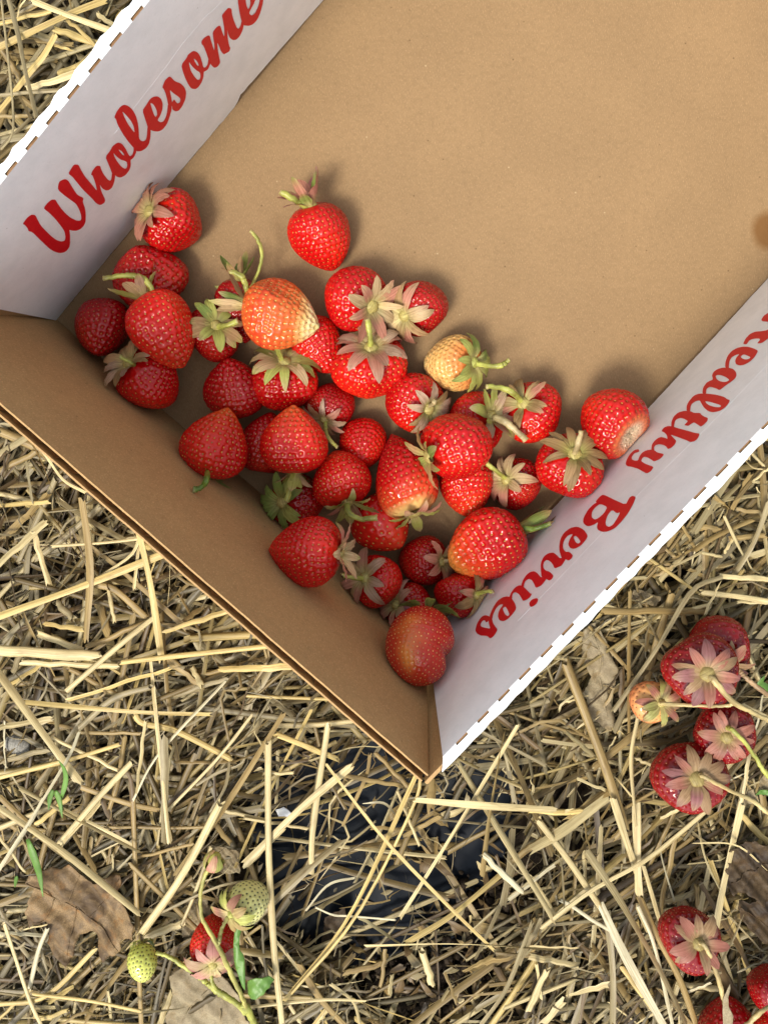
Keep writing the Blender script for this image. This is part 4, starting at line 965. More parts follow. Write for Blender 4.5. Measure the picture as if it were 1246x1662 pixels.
TR = {
'A': (VA, [((250,0),(600,140),(940,265),45,'p'),((-60,410),(530,130),(860,0),45,'y'),((-20,195),(420,90),34,'y'),((10,-20),(60,400),(110,900),(95,1100),(10,1210),20,'g'),((70,-20),(150,280),(200,540),(300,950),35,'g'),((-20,910),(240,580),(350,450),(445,285),50,'y'),((-10,775),(250,745),(520,725),28,'g'),((440,235),(835,370),55,'y'),((220,720),(650,580),50,'p'),((480,590),(720,490),40,'y'),((0,945),(290,940),30,'t'),((0,360),(160,640),50,'t'),((140,150),(160,60),(205,0),14,'p'),((540,150),(800,390),30,'y'),((430,370),(600,410),20,'y'),((100,390),(350,430),60,'t'),((790,110),(960,230),40,'p'),((200,310),(600,360),40,'t')]),
'B': (VB_, [((-10,900),(350,770),(680,640),28,'y'),((270,1200),(490,1010),(640,890),22,'p'),((560,560),(610,780),(655,1080),26,'y'),((330,430),(362,700),(345,1000),32,'t'),((210,615),(420,600),(620,578),12,'p'),((490,1085),(700,1060),(1120,1015),22,'y'),((-10,1035),(390,1060),46,'p'),((40,1170),(210,1070),20,'y'),((90,890),(220,1140),25,'t'),((135,560),(200,770),22,'p'),((-10,448),(200,435),18,'y'),((180,930),(335,950),20,'y'),((350,1020),(620,910),22,'t'),((660,965),(940,870),20,'y'),((-10,690),(190,510),35,'p'),((390,770),(470,795),(600,910),28,'t'),((50,1130),(130,960),25,'g'),((900,1118),(1230,1100),26,'y'),((0,150),(120,200),(260,275),40,'t'),((0,310),(140,235),25,'t'),((65,100),(160,250),(230,430),(270,472),10,'p'),((85,100),(200,270),(260,350),(350,400),12,'p'),((400,740),(530,650),(560,570),(545,520),12,'p'),((385,800),(440,970),34,'t'),((440,790),(465,920),16,'p'),((150,970),(340,1040),26,'p'),((690,1130),(1000,1110),18,'t'),((660,1070),(830,1190),22,'t'),((270,380),(330,180),18,'b'),((0,600),(200,400),30,'t'),((270,1240),(690,1110),18,'y'),((280,1110),(500,1230),22,'t'),((90,1085),(480,1100),24,'p'),((700,1220),(920,1150),20,'g'),((780,1110),(820,1180),24,'p'),((230,840),(300,910),30,'g'),((740,920),(820,860),18,'t'),((560,600),(660,640),26,'y')]),
'C': (VC, [((-10,80),(180,340),(350,570),32,'p'),((100,215),(600,260),(930,272),20,'y'),((-10,965),(280,500),(350,350),15,'w'),((585,645),(700,440),(990,125),12,'w'),((660,30),(690,330),(745,835),18,'p'),((265,835),(430,640),(580,480),26,'p'),((-10,550),(300,470),(530,400),20,'y'),((230,370),(520,515),18,'p'),((85,590),(360,740),(610,870),18,'p'),((520,515),(572,545),(580,720),(590,975),20,'b'),((470,765),(900,765),16,'t'),((765,985),(1010,640),(1246,265),26,'t'),((590,265),(630,310),(770,340),(1015,465),30,'y'),((980,690),(1180,740),18,'p'),((-10,625),(230,850),(425,980),26,'t'),((740,690),(960,460),(1110,270),14,'p'),((350,330),(500,200),(660,150),28,'g'),((-10,330),(230,290),24,'p'),((-10,480),(215,425),24,'g'),((360,590),(560,660),(700,690),26,'t'),((160,750),(310,630),22,'y'),((640,300),(600,620),14,'p'),((740,10),(880,140),22,'t'),((840,110),(1130,30),20,'t'),((720,370),(728,840),34,'g'),((970,72),(1246,64),26,'y'),((925,700),(990,590),(1010,480),13,'g'),((180,290),(310,330),16,'t'),((340,350),(620,355),16,'t'),((550,370),(520,560),(480,690),22,'t'),((770,480),(1040,480),14,'t'),((830,880),(900,620),18,'t'),((920,730),(1010,830),26,'t'),((0,700),(90,800),26,'t'),((20,300),(20,520),12,'w')]),
'D': (VD, [((585,-30),(600,400),(622,990),23,'t'),((-10,25),(300,240),(620,500),26,'p'),((618,590),(800,330),(970,10),34,'p'),((350,995),(590,650),28,'t'),((150,850),(400,880),(620,925),18,'y'),((-10,895),(200,860),(420,650),22,'y'),((130,830),(170,660),(210,560),20,'w'),((20,540),(130,870),(185,990),18,'p'),((280,40),(480,140),(610,215),18,'p'),((270,190),(440,5),24,'p'),((-10,310),(120,120),(190,-10),15,'w'),((600,250),(850,190),16,'t'),((690,500),(950,380),(1100,350),14,'g'),((620,460),(650,380),(775,255),24,'t'),((640,600),(800,540),36,'p'),((800,545),(860,400),(930,200),16,'p'),((1080,290),(1246,120),24,'p'),((1115,530),(1246,405),24,'g'),((700,990),(760,840),28,'p'),((475,830),(492,985),14,'p'),((-10,580),(205,592),13,'w'),((-10,600),(210,545),12,'p'),((-10,965),(140,830),14,'y'),((700,-10),(742,190),18,'t'),((380,270),(480,110),16,'t'),((850,340),(920,220),10,'g'),((60,60),(160,240),(130,330),8,'b'),((440,330),(560,320),18,'t'),((640,640),(740,520),18,'t'),((210,890),(320,820),22,'y'),((180,960),(300,920),18,'y'),((0,160),(110,310),14,'p'),((10,560),(120,620),14,'t')]),
'E': (VE, [((88,60),(90,500),(112,900),(145,1205),28,'p'),((-10,560),(200,350),(425,160),30,'p'),((330,-10),(270,400),(262,595),26,'p'),((30,790),(240,580),(390,455),28,'g'),((150,1115),(420,760),(690,190),20,'y'),((180,1080),(440,770),(670,330),(705,190),13,'y'),((320,150),(560,460),(830,740),(1000,905),15,'y'),((645,875),(830,760),(1040,585),20,'y'),((620,775),(830,440),(1100,-10),17,'p'),((680,297),(960,320),(1246,335),28,'p'),((955,605),(990,330),(1045,20),28,'t'),((860,150),(1050,460),(1250,790),28,'p'),((395,195),(630,240),20,'t'),((475,890),(860,882),(1250,905),30,'p'),((710,905),(750,1045),30,'p'),((395,995),(560,955),26,'t'),((950,1210),(1060,1050),(1160,790),42,'g'),((210,955),(300,1100),(395,1205),28,'t'),((-10,368),(250,412),14,'p'),((955,515),(1110,665),26,'w'),((640,440),(785,360),22,'t'),((610,260),(700,480),13,'p'),((520,105),(660,250),18,'t'),((500,410),(680,415),14,'t'),((-10,1135),(300,1105),(480,1110),12,'p'),((1070,545),(1246,415),28,'t'),((1180,370),(1246,480),20,'p'),((455,770),(630,878),15,'p'),((755,215),(745,340),34,'t'),((240,745),(330,640),(440,610),10,'w'),((280,730),(350,760),(420,765),(600,780),9,'w'),((390,400),(480,210),(500,110),15,'t'),((120,30),(370,130),24,'y'),((300,150),(350,290),16,'t'),((70,190),(190,185),14,'p'),((470,310),(560,310),(620,380),9,'w'),((970,960),(1170,910),20,'t'),((880,990),(1000,930),20,'t'),((560,900),(540,1050),16,'t'),((340,1040),(430,1110),(460,1200),12,'p'),((590,1000),(580,1090),20,'p'),((1170,960),(1190,1100),14,'p'),((1100,960),(1190,780),16,'g'),((800,990),(850,1120),12,'t'),((1246,560),(1060,700),12,'w')]),
'F': (VF, [((300,265),(480,530),(690,900),(825,1175),46,'p'),((45,105),(200,310),(370,560),34,'p'),((555,-10),(560,300),(567,500),40,'p'),((435,-10),(520,260),(560,370),36,'p'),((570,500),(670,720),(780,930),(870,1175),34,'t'),((-10,260),(160,160),(390,-10),50,'p'),((-10,48),(300,62),34,'y'),((60,665),(320,470),(620,300),(935,40),26,'p'),((970,680),(1020,410),(1110,15),32,'p'),((-10,390),(130,605),30,'p'),((590,335),(640,500),(690,670),24,'p'),((400,590),(430,900),(428,1175),36,'g'),((370,545),(500,820),(695,1175),44,'w'),((478,870),(700,1165),28,'y'),((565,555),(650,760),(745,1175),20,'w'),((685,200),(690,300),(755,525),11,'w'),((850,222),(1080,235),(1246,370),13,'p'),((875,100),(920,310),(1010,500),13,'p'),((760,535),(850,325),38,'t'),((885,425),(1090,760),(1145,870),28,'b'),((950,820),(1080,1040),60,'b'),((-10,765),(250,772),20,'p'),((-10,815),(260,862),30,'p'),((-10,1100),(90,880),34,'p'),((180,1030),(425,965),42,'p'),((65,1175),(180,1045),38,'p'),((800,1015),(950,955),17,'w'),((280,100),(312,255),18,'t'),((20,615),(100,900),17,'t'),((285,262),(292,450),26,'p'),((1100,70),(1246,225),32,'y'),((660,660),(760,200),28,'t'),((870,440),(880,590),24,'t'),((800,860),(1000,900),20,'g'),((770,960),(1010,985),30,'p'),((320,880),(420,860),40,'t'),((300,700),(420,720),20,'t'),((540,960),(590,820),20,'t'),((430,200),(520,100),26,'t'),((1080,900),(1246,830),8,'w'),((620,880),(800,900),24,'g'),((990,560),(1230,800),12,'g'),((160,520),(420,680),22,'w'),((450,640),(520,1000),20,'t')]),
'G': (VG, [((-15,430),(120,780),(250,1130),(355,1460),60,'t'),((-10,865),(160,1015),34,'p'),((280,748),(550,360),(770,0),(955,-88),26,'g'),((392,-10),(385,300),(385,885),28,'t'),((140,220),(380,490),(400,530),22,'t'),((440,780),(400,1050),(432,1460),34,'p'),((490,555),(560,300),(650,10),48,'t'),((370,230),(620,445),36,'t'),((410,160),(640,345),28,'t'),((825,5),(1050,30),(1250,62),36,'p'),((1055,68),(1250,72),17,'p'),((215,120),(860,125),45,'t'),((685,-10),(730,195),34,'t'),((775,-10),(800,185),24,'t'),((860,140),(915,-10),17,'p'),((1125,400),(1200,570),(1140,400),18,'p'),((1150,950),(1215,640),20,'w'),((1080,1310),(1130,1000),20,'p'),((1000,1130),(1160,980),(1250,895),46,'t'),((-10,1430),(250,1245),56,'t'),((-10,1362),(130,1370),32,'p'),((240,1115),(310,1170),(425,1310),18,'p'),((420,1040),(545,1085),22,'p'),((60,1160),(240,1235),18,'p'),((335,480),(340,745),34,'b'),((580,1410),(700,1350),28,'p'),((1110,1150),(1030,1460),32,'p'),((970,1200),(1130,1110),14,'w'),((1190,250),(1080,230),30,'t'),((700,880),(830,770),20,'t'),((0,690),(130,650),24,'p'),((300,900),(240,1010),10,'p'),((550,970),(480,1120),16,'t'),((1246,790),(1090,700),26,'p')]),
'H': (VH, [((1250,690),(1120,1030),(945,1305),38,'g'),((855,1290),(1250,1322),46,'p'),((735,770),(865,560),66,'t'),((620,1090),(820,960),(1250,770),42,'t'),((885,800),(990,1020),(1060,1150),26,'p'),((240,1170),(455,1205),34,'t'),((460,945),(535,1125),32,'t'),((540,880),(640,1055),26,'t'),((375,1045),(485,1135),26,'t'),((630,890),(850,905),55,'t'),((1115,512),(1250,522),24,'p'),((1120,512),(1250,405),22,'p'),((1055,340),(1120,400),(1205,415),12,'p'),((870,850),(975,560),22,'t'),((955,735),(1105,445),34,'t'),((585,1235),(765,1325),34,'t'),((875,1125),(955,985),26,'p'),((1060,1130),(1110,1230),(1185,1275),13,'p'),((720,1610),(860,1330),18,'p'),((1100,270),(1215,390),22,'p'),((800,640),(920,740),36,'t'),((990,740),(1240,780),30,'t'),((930,980),(1230,960),46,'t'),((690,830),(780,700),18,'p'),((450,1150),(700,1040),20,'t'),((300,1300),(460,1210),26,'t'),((700,1100),(860,1130),26,'p'),((1150,560),(1240,700),10,'p')]),
}
GS = 'loose straw stalks on the mulch'
STRAWS = []
for key, (vw, rows) in TR.items():
    x0, y0, s = vw
    for row in rows:
        pts, w, c = row[:-2], row[-2], row[-1]
        STRAWS.append(([(x0 + p[0] / s, y0 + p[1] / s) for p in pts], w / s, c))

def in_floor(x, y, grow=0.004):
    P = FLOOR_POLY; c = P.mean(0); ok = True
    for a in range(4):
        p, q = P[a], P[(a + 1) % 4]; e = q - p; nrm = np.array([e[1], -e[0]]) / np.linalg.norm(e)
        if np.dot(c - p, nrm) > 0: nrm = -nrm
        if np.dot(np.array([x, y]) - p, nrm) > grow: return False
    return True

r_s = np.random.default_rng(77)
MARKS = [('the oak leaf', 130, 1480), ('the green grass sprout', 95, 1270), ('the broad grass blade', 62, 1410), ('the grey dried bud', 30, 1207), ('the flower bud', 348, 1394),
  ('the green berry on the sprig', 230, 1560), ('the pale green berry', 402, 1460), ('the pale smooth leaf', 340, 1620), ('the black film', 600, 1400), ('the white scrap', 462, 1318),
  ('the rusty leaf scrap', 545, 1540), ('the tray corner', 695, 1258), ('the curled tan leaf', 975, 1100), ('the small blushing berry', 1057, 1138), ('the right-hand berry cluster', 1130, 1180),
  ('the single hanging berry', 1115, 1521), ('the dark leathery leaf', 1215, 1400), ('the toothed olive leaf', 1225, 1500), ('the rim beside letter B', 985, 960), ('the rim beside letter h', 1180, 750),
  ('the rim above letter W', 40, 250), ('the rim above letter l', 140, 120), ('the brown wall edge', 250, 880), ('the upper brown wall', 40, 690), ('the bare dark soil', 700, 1590), ('the corner cut by the frame', 20, 20), ('the lower frame edge', 850, 1640)]
CW = dict(p='pale', y='yellow', t='tan', g='greyish', w='whitish', b='brown')
STRAW_LABELS = {}
def straw_label(pts, wpx, c, typ):
    a, b = np.array(pts[0]), np.array(pts[-1]); m = (a + b) / 2; L = np.hypot(*(b - a))
    k = min(MARKS, key=lambda q: np.hypot(q[1] - m[0], q[2] - m[1]))
    an = math.degrees(math.atan2(-(b - a)[1], (b - a)[0])) % 180
    o = 'level' if an < 18 or an > 162 else 'upright' if 72 < an < 108 else 'rising rightward' if an < 45 else 'steep rightward' if an <= 72 else 'steep leftward' if an < 135 else 'falling rightward'
    dx, dy = m[0] - k[1], m[1] - k[2]
    side = ('over' if max(abs(dx), abs(dy)) < 22 else ('right of' if dx > 0 else 'left of') if abs(dx) > abs(dy) else ('below' if dy > 0 else 'above'))
    size = 'short' if L < 60 else 'long' if L > 150 else 'medium'
    wd = 'wispy' if wpx < 5 else 'thick' if wpx > 11 else 'slim'
    base = f'{size} {wd} {CW[c]} straw, {o}, {side} {k[0]}'
    return base
for k, (pts, wpx, c) in enumerate(STRAWS):
    long_ = np.hypot(pts[0][0] - pts[-1][0], pts[0][1] - pts[-1][1])
    z0 = -.006 + .008 * min(1, long_ / 240) + r_s.uniform(-.003, .003)
    if c in 'bt': z0 -= .004
    tl = r_s.uniform(-.0035, .0035)
    m = len(pts)
    ctl = [at(p[0], p[1], z0 + tl * (2 * i / (m - 1) - 1) + (.001 if 0 < i < m - 1 else 0)) for i, p in enumerate(pts)]
    n = 12 if m > 2 else 8
    P = catmull(ctl, n)
    for q in P:
        if in_floor(q[0], q[1]): q[2] = min(q[2], -.0075)
    if m == 2: P[1:-1] += r_s.normal(0, .00025, (n - 2, 3))
    w = wpx * kpx(pts[0][0], pts[0][1], z0)
    typ = 'ribbon' if wpx < 4.2 and r_s.random() < .6 else ('split' if r_s.random() < .55 else 'tube')
    V, Fc, C, uv = stalk_arr(P, w, typ, np.array(CLR[c]), r_s, 8)
    o = mesh_obj('straw_stalk', V, Fc, M['straw'], None, {'col': C, 'suv': uv}, origin=P[n // 2])
    lab = straw_label(pts, wpx, c, typ); STRAW_LABELS.setdefault(lab, []).append((o, pts))
    tag(o, lab, 'straw', GS)

for lab, L in STRAW_LABELS.items():
    if len(L) > 2:
        for w, (o1, p1) in zip(('leftmost', 'middle', 'rightmost'), sorted(L, key=lambda q: np.mean(q[1], 0)[0])): o1['label'] = lab + ', ' + w
    if len(L) == 2:
        (o1, p1), (o2, p2) = L; a, b = np.mean(p1, 0), np.mean(p2, 0)
        w = (('left one', 'right one') if abs(a[0] - b[0]) > abs(a[1] - b[1]) else ('upper one', 'lower one'))
        first = a[0] < b[0] if w[0] == 'left one' else a[1] < b[1]
        o1['label'] = lab + ', ' + w[0 if first else 1]; o2['label'] = lab + ', ' + w[1 if first else 0]

# the countless rest of the mulch
def bare(x, y):
    "how thinly the straw lies here: the torn gap where the film shows"
    a, b = at(640, 1385, -.02), at(690, 1590, -.02)
    d1 = ((x - a[0]) / .066) ** 2 + ((y - a[1]) / .050) ** 2
    d2 = ((x - b[0]) / .032) ** 2 + ((y - b[1]) / .026) ** 2
    c = at(900, 1295, -.02); d3 = ((x - c[0]) / .014) ** 2 + ((y - c[1]) / .010) ** 2
    return min(d1, d2, d3)
def make_pile(name, count, xr, yr, kinds, lens, wid, zr, cols, seed, curl=0.0, pbare=.08, nseg=5):
    r_ = np.random.default_rng(seed); VV, FF, CC, UU = [], [], [], []; o = 0; made = 0
    while made < count:
        x, y = r_.uniform(*xr), r_.uniform(*yr)
        L = r_.uniform(*lens) ; a = r_.uniform(0, np.pi)
        if r_.random() < .5: a = r_.normal(.75, .5)
        dx, dy = math.cos(a) * L / 2, math.sin(a) * L / 2
        e = [(x - dx, y - dy), (x, y), (x + dx, y + dy)]
        if in_floor(x, y, -.03): continue
        if (x, y) and False: continue
        bm_ = min(bare(*q) for q in e)
        deep = False
        if bm_ < 1 and r_.random() > pbare: 
            made += 1 if r_.random() < .5 else 0
            continue
        z = zr[0] + (zr[1] - zr[0]) * r_.random() ** .75
        if min(bare(*q) for q in e) < 1.3: z -= .008
        t = r_.normal(0, .10) * L
        bx, by = r_.normal(0, .018 + curl, 2) * L
        ctl = [np.array([e[0][0], e[0][1], z - t / 2]), np.array([x + bx, y + by, z + abs(r_.normal(0, .02)) * L]), np.array([e[2][0], e[2][1], z + t / 2])]
        if curl: ctl.insert(2, np.array([x + dx * .5 + r_.normal(0, curl) * L, y + dy * .5 + r_.normal(0, curl) * L, z + r_.normal(0, curl * .5) * L]))
        P = catmull(ctl, nseg + (3 if curl else 0))
        for q in P:
            q[2] = min(max(q[2], -.039), .001)
            if in_floor(q[0], q[1]): q[2] = min(q[2], -.0075)
        ck = cols[r_.integers(len(cols))]
        V, Fc, C, uv = stalk_arr(P, r_.uniform(*wid), kinds[r_.integers(len(kinds))], np.array(CLR[ck]) * r_.uniform(.30, .98), r_, 6)
        VV.append(V); FF += [[i + o for i in f] for f in Fc]; CC.append(C); UU.append(uv); o += len(V); made += 1
    ob = mesh_obj(name, np.concatenate(VV), FF, M['straw'], None, {'col': np.concatenate(CC), 'suv': np.concatenate(UU)})
    ob['kind'] = 'stuff'; return ob
XR, YR = (-.235, .235), (-.345, .25)
make_pile('straw_mulch', 5200, XR, YR, ['tube', 'split', 'split'], (.025, .10), (.0011, .0034), (-.038, -.008), 'pytgptbgt', 1, pbare=.17)
make_pile('straw_chaff', 3400, XR, YR, ['ribbon', 'ribbon', 'split'], (.012, .05), (.0004, .0015), (-.037, -.004), 'pggtbt', 2, curl=.12, pbare=.50)
make_pile('straw_surroundings', 3000, (-.65, .65), (-.75, .65), ['tube', 'split'], (.05, .14), (.002, .0045), (-.036, -.008), 'pyttgb', 3, nseg=4)
# husk flakes and soil crumbs in the gap
r_h = np.random.default_rng(9); VV, FF, CC, UU = [], [], [], []; o = 0
for k in range(200):
    c0 = [(700, 1590, 150, 80), (730, 1600, 110, 60), (690, 1340, 90, 120), (790, 1490, 120, 70)][k % 4]
    x, y, _ = at(r_h.normal(c0[0], c0[2] * .6), r_h.normal(c0[1], c0[3] * .6), -.028)
    z = -.030 + r_h.uniform(0, .006); L = r_h.uniform(.004, .014); a = r_h.uniform(0, 6.28)
    d = np.array([math.cos(a), math.sin(a), r_h.normal(0, .3)]) * L / 2; p = np.array([x, y, z])
    P = catmull([p - d, p + [0, 0, r_h.uniform(0, .3) * L], p + d], 5)
    V, Fc, C, uv = stalk_arr(P, L * r_h.uniform(.2, .45), 'ribbon', np.array(CLR['tbbbtgp'[r_h.integers(7)]]), r_h)
    VV.append(V); FF += [[i + o for i in f] for f in Fc]; CC.append(C); UU.append(uv); o += len(V)
ob = mesh_obj('husk_flakes', np.concatenate(VV), FF, M['straw'], None, {'col': np.concatenate(CC), 'suv': np.concatenate(UU)}); ob['kind'] = 'stuff'
VV, FF = [], []; o = 0
base_ico = bmesh.new(); bmesh.ops.create_icosphere(base_ico, subdivisions=1, radius=1)
IV = np.array([v.co[:] for v in base_ico.verts]); IF = [[v.index for v in f.verts] for f in base_ico.faces]; base_ico.free()
for k in range(900):
    c0 = [(700, 1610, 110, 50), (800, 1490, 60, 45)][(0, 0, 1)[k % 3]]
    x, y, _ = at(r_h.normal(c0[0], c0[2] * .6), r_h.normal(c0[1], c0[3] * .6), -.03)
    s = abs(r_h.normal(0, .0016)) + .0006
    VV.append(IV * s * r_h.uniform(.6, 1.3, (len(IV), 1)) + [x, y, -.0325 + r_h.uniform(0, .004)]); FF += [[i + o for i in f] for f in IF]; o += len(IV)
ob = mesh_obj('soil_crumbs', np.concatenate(VV), FF, M['soil']); ob['kind'] = 'stuff'

# ------------------------------------------------------------------ fruiting plants rooted outside the box
def truss(name, label, cat, loc): return thing(name, label, cat, loc)
def px(view, p): return (view[0] + p[0] / view[2], view[1] + p[1] / view[2])
def stem_v(root, view, pts, zs, r_px, col, seed, name='stem', ends=None, taper=.9):
    P = [at(*px(view, p), z) for p, z in zip(pts, zs)]
    return build_stem(P, r_px * .00027, col, root, np.array(root.location), name, taper, seed, ends or col)
def berry_v(root, i, cx, cy, w, l, th, el, z, kind, sep, ex=None, roll=None):
    spec = (cx, cy, w, l, th, el, 0, kind, sep, None, ex or {}, '')
    return strawberry(i, spec, at(cx, cy, z), root, root, as_part=True, roll=roll)
STEM_P = (0.56, .44, .20)

# left foreground plant
b0 = at(*px(VT, (1040, 1360)), -.01)
pl = truss('strawberry_plant', 'fruiting strawberry sprig with green berries, one red berry and a bud at the lower left', 'plant', tuple(b0))
stem_v(pl, VT, [(1075,1420),(1030,1330),(985,1240),(950,1200)], [-.006,.004,.010,.012], 8.5, STEM_Y, 1)
stem_v(pl, VT, [(975,1250),(910,1195),(840,1150),(760,1100),(700,1050)], [.010,.012,.013,.013,.012], 6.5, STEM_Y, 2)
stem_v(pl, VT, [(645,1008),(600,975),(520,920),(430,862),(330,830)], [.012,.013,.013,.013,.012], 4.6, STEM_Y, 3)
stem_v(pl, VT, [(700,1050),(645,1008)], [.012,.012], 5.0, STEM_Y, 4)
stem_v(pl, VT, [(975,1220),(930,1110),(850,940),(765,765),(665,590),(645,450),(665,310),(708,222)], [.012,.015,.019,.022,.024,.025,.026,.027], 4.8, (.46,.43,.12), 5, taper=.7)
stem_v(pl, VT, [(775,770),(785,735),(800,660),(835,595),(875,555)], [.022,.021,.018,.016,.014], 4.2, (.42,.40,.14), 6)
stem_v(pl, VT, [(760,1100),(732,1040),(730,980),(745,930)], [.013,.014,.013,.010], 4.2, STEM_Y, 7)
berry_v(pl, 60, *px(VT, (228, 893)), 49, 56, -88, 10, .010, 'green', (6, 22, [YGRN, GREEN], .25), dict(spacing=.14, dimp=.08, lump=.05, q=.5, t0=.45, seedsize=1.35))
berry_v(pl, 61, *px(VT, (985, 465)), 64, 74, 30, -26, .009, 'palegreen', (9, 40, [(.42,.30,.12), (.42,.20,.13), YGRN], .22), dict(spacing=.12, dimp=.08, lump=.05, q=.5, t0=.45, seedsize=1.35))
berry_v(pl, 62, *px(VT, (738, 745)), 72, 90, 88, -34, .004, 'bright', (10, 50, [(.48,.24,.19), (.50,.33,.2), (.46,.2,.17)], .26, .44), dict(lump=.03))
# bud
bx, by = px(VT, (748, 160)); pb = at(bx, by, .028); Wb = 30 * .00025
Fb = axis_frame(75, 20, 0)
pr = profile(Wb, Wb * 1.1, .5, .5); tw = lambda A: (np.asarray(A) - [0, 0, Wb * .5]) @ Fb + pb
V = []; 
for i in range(12):
    s_ = i / 11 * pr[3][-1]; rr, zz = np.interp(s_, pr[3], pr[1]), np.interp(s_, pr[3], pr[2])
    V += [(rr * .8 * math.cos(a), rr * .8 * math.sin(a), zz) for a in np.linspace(0, 2 * np.pi, 12, endpoint=False)]
Fc = [[i * 12 + j, i * 12 + (j + 1) % 12, (i + 1) * 12 + (j + 1) % 12, (i + 1) * 12 + j] for i in range(11) for j in range(12)]
bud = mesh_obj('flower_bud', tw(np.array(V)), Fc, M['sepal'], pl, {'col': [(.50, .48, .12)] * 144, 'suv': np.array(V)}, origin=np.array(pl.location))
build_sepals(pr, Wb, 9, Wb * 1.25, [(.55, .36, .20), PINK, YGRN], .0, 900, tw, np.array(pl.location), bud, curl=.0, wide=.42, base=(.52, .50, .13))
def leaf_part(root, view, outline, z, dz, label=None, ax=0.0):
    W = [at(*px(view, p), z) for p in outline]; c = np.mean(W, 0); size = np.max(np.linalg.norm(np.array(W) - c, axis=1))
    h = lambda x, y: z + dz * (((x - c[0]) * math.cos(ax) + (y - c[1]) * math.sin(ax)) / size) ** 2 * 1.2 + dz * .10 * math.sin((x - c[0]) / size * 9) * math.sin((y - c[1]) / size * 8)
    V, Fc = leaf_mesh([w[:2] for w in W], 18, h)
    o = mesh_obj('leaf', V, Fc, M['green_leaf'], root); o.modifiers.new('solid', 'SOLIDIFY').thickness = .00025
    return o
leaf_part(pl, VT, [(940,592),(912,640),(893,690),(886,750),(885,800),(890,870),(903,940),(925,1010),(948,1075),(968,1105),(970,1040),(968,960),(964,880),(955,840),(932,815),(926,770),(930,715),(945,660)], .018, .004)
leaf_part(pl, VT, [(975,1115),(980,1065),(1010,1035),(1050,1018),(1095,1012),(1140,1015),(1160,1035),(1176,1062),(1150,1075),(1145,1100),(1120,1108),(1105,1135),(1075,1145),(1045,1172),(1010,1180),(985,1160)], .014, -.004)

# cluster at the right edge
b1 = at(1300, 1210, -.005)
pr_ = truss('strawberry_plant', 'spray of glossy ripe strawberries with one small blushing berry, right of the box', 'plant', tuple(b1))
DP, DC, DU = (.36, .14, .10), (.34, .21, .11), (.25, .10, .10)
SEP_P = (10, 40, [DP, DC, DU], .14, .48)
berry_v(pr_, 63, 1163, 1047, 103, 96, 115, -42, .004, 'core_red', (9, 35, [DP, DC, DU], .12, .46), dict(dimp=.20, q=.6))
berry_v(pr_, 64, 1135, 1086, 116, 104, 150, -74, .020, 'core_red', SEP_P, dict(dimp=.20, q=.6))
berry_v(pr_, 65, 1057, 1138, 72, 68, 175, -62, .010, 'blush', (9, 34, [(.34,.33,.10), DC, DP], .16), dict(dimp=.12, spacing=.13))
berry_v(pr_, 66, 1175, 1187, 94, 90, 110, -76, .010, 'core_red', (9, 34, [DP, DC, DP], .14, .48), dict(dimp=.20, q=.6))
berry_v(pr_, 67, 1116, 1259, 114, 106, 165, -74, .010, 'core_red', (10, 41, [DP, DU, DC], .14, .46), dict(dimp=.20, q=.6))
stem_v(pr_, VU, [(905,588),(930,610),(965,650),(1050,745),(1150,800),(1280,865),(1430,960)], [.030,.034,.035,.034,.032,.028,.004], 5.2, STEM_P, 11)
stem_v(pr_, VU, [(645,757),(700,758),(860,768),(1010,768),(1060,750)], [.020,.025,.031,.033,.034], 3.6, STEM_P, 12)
stem_v(pr_, VU, [(1020,885),(1050,905),(1110,965),(1180,1060),(1260,1170),(1430,1240)], [.021,.026,.026,.024,.022,-.002], 4.2, STEM_Y, 13)
stem_v(pr_, VG, [(818,1140),(850,1150),(950,1205),(1150,1300),(1270,1385),(1450,1420)], [.021,.026,.026,.024,.022,-.002], 4.2, STEM_P, 14)
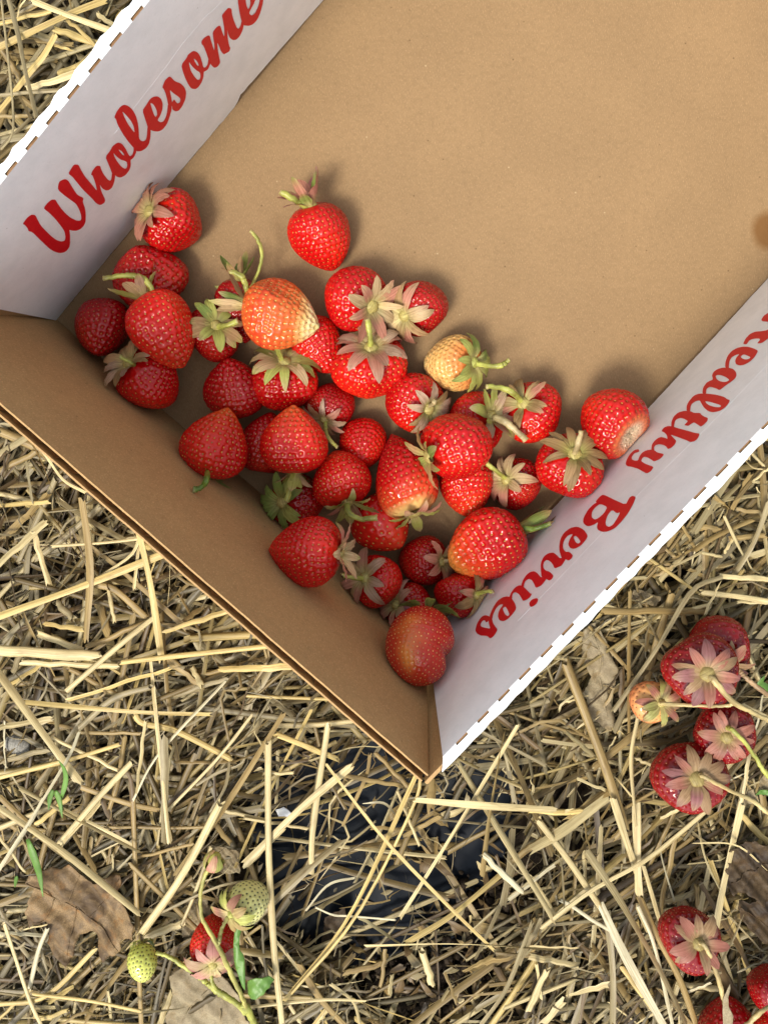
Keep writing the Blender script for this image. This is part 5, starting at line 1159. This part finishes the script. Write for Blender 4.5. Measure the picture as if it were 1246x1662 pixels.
stem_v(pr_, VU, [(1085,575),(1110,600),(1160,645),(1260,715),(1430,800)], [.016,.018,.019,.018,-.002], 4.6, (.50,.33,.18), 15)
# bracts at the fork and by the lower stalk
leaf = leaf_part(pr_, VG, [(1095,1265),(1120,1235),(1150,1225),(1165,1275),(1180,1310),(1130,1318),(1085,1312)], .022, .003); leaf.data.materials[0] = M['tan_leaf']; leaf['label'] = 'papery tan bract'
leaf = leaf_part(pr_, VG, [(1185,1160),(1230,1120),(1270,1130),(1270,1215),(1215,1225),(1185,1200)], .018, .003); leaf.data.materials[0] = M['tan_leaf']; leaf['label'] = 'papery tan bract'
leaf_part(pr_, VG, [(1150,1250),(1190,1228),(1235,1230),(1270,1250),(1275,1280),(1230,1262),(1190,1258)], .020, .002)

# lower right plant
b2 = at(1262, 1700, -.005)
pq = truss('strawberry_plant', 'strawberry spray cut off by the lower right corner, one berry facing up with pink leaves', 'plant', tuple(b2))
berry_v(pq, 68, 1115, 1521, 97, 98, 160, -66, .012, 'core_red', (10, 35, [DP, DP, DC], .14, .48), dict(dimp=.18, q=.6))
berry_v(pq, 69, 1184, 1672, 104, 96, 100, 20, .004, 'core_red', None, dict(dimp=.16))
berry_v(pq, 70, 1254, 1606, 82, 84, 170, -30, .008, 'core_red', (8, 36, [YGRN, GREEN, CREAM], .3), dict(dimp=.16))
berry_v(pq, 71, 1250, 1676, 62, 70, 200, 10, .012, 'bright', None, dict(dimp=.14))
stem_v(pq, VF, [(880,735),(905,752),(935,800),(980,920),(1010,1030),(1032,1110),(1040,1250)], [.022,.027,.027,.024,.022,.020,.004], 4.4, STEM_P, 21)
stem_v(pq, VF, [(1000,1250),(1130,1172),(1210,1102),(1300,1050)], [.024,.026,.027,.020], 4.6, STEM_P, 22)
leaf = leaf_part(pq, VF, [(1010,1040),(1030,990),(1046,955),(1048,990),(1036,1030),(1040,1080),(1062,1125),(1058,1180),(1010,1185),(1006,1100)], .024, .002); leaf.data.materials[0] = M['tan_leaf']; leaf['label'] = 'papery tan bract'
bpy.context.view_layer.update()
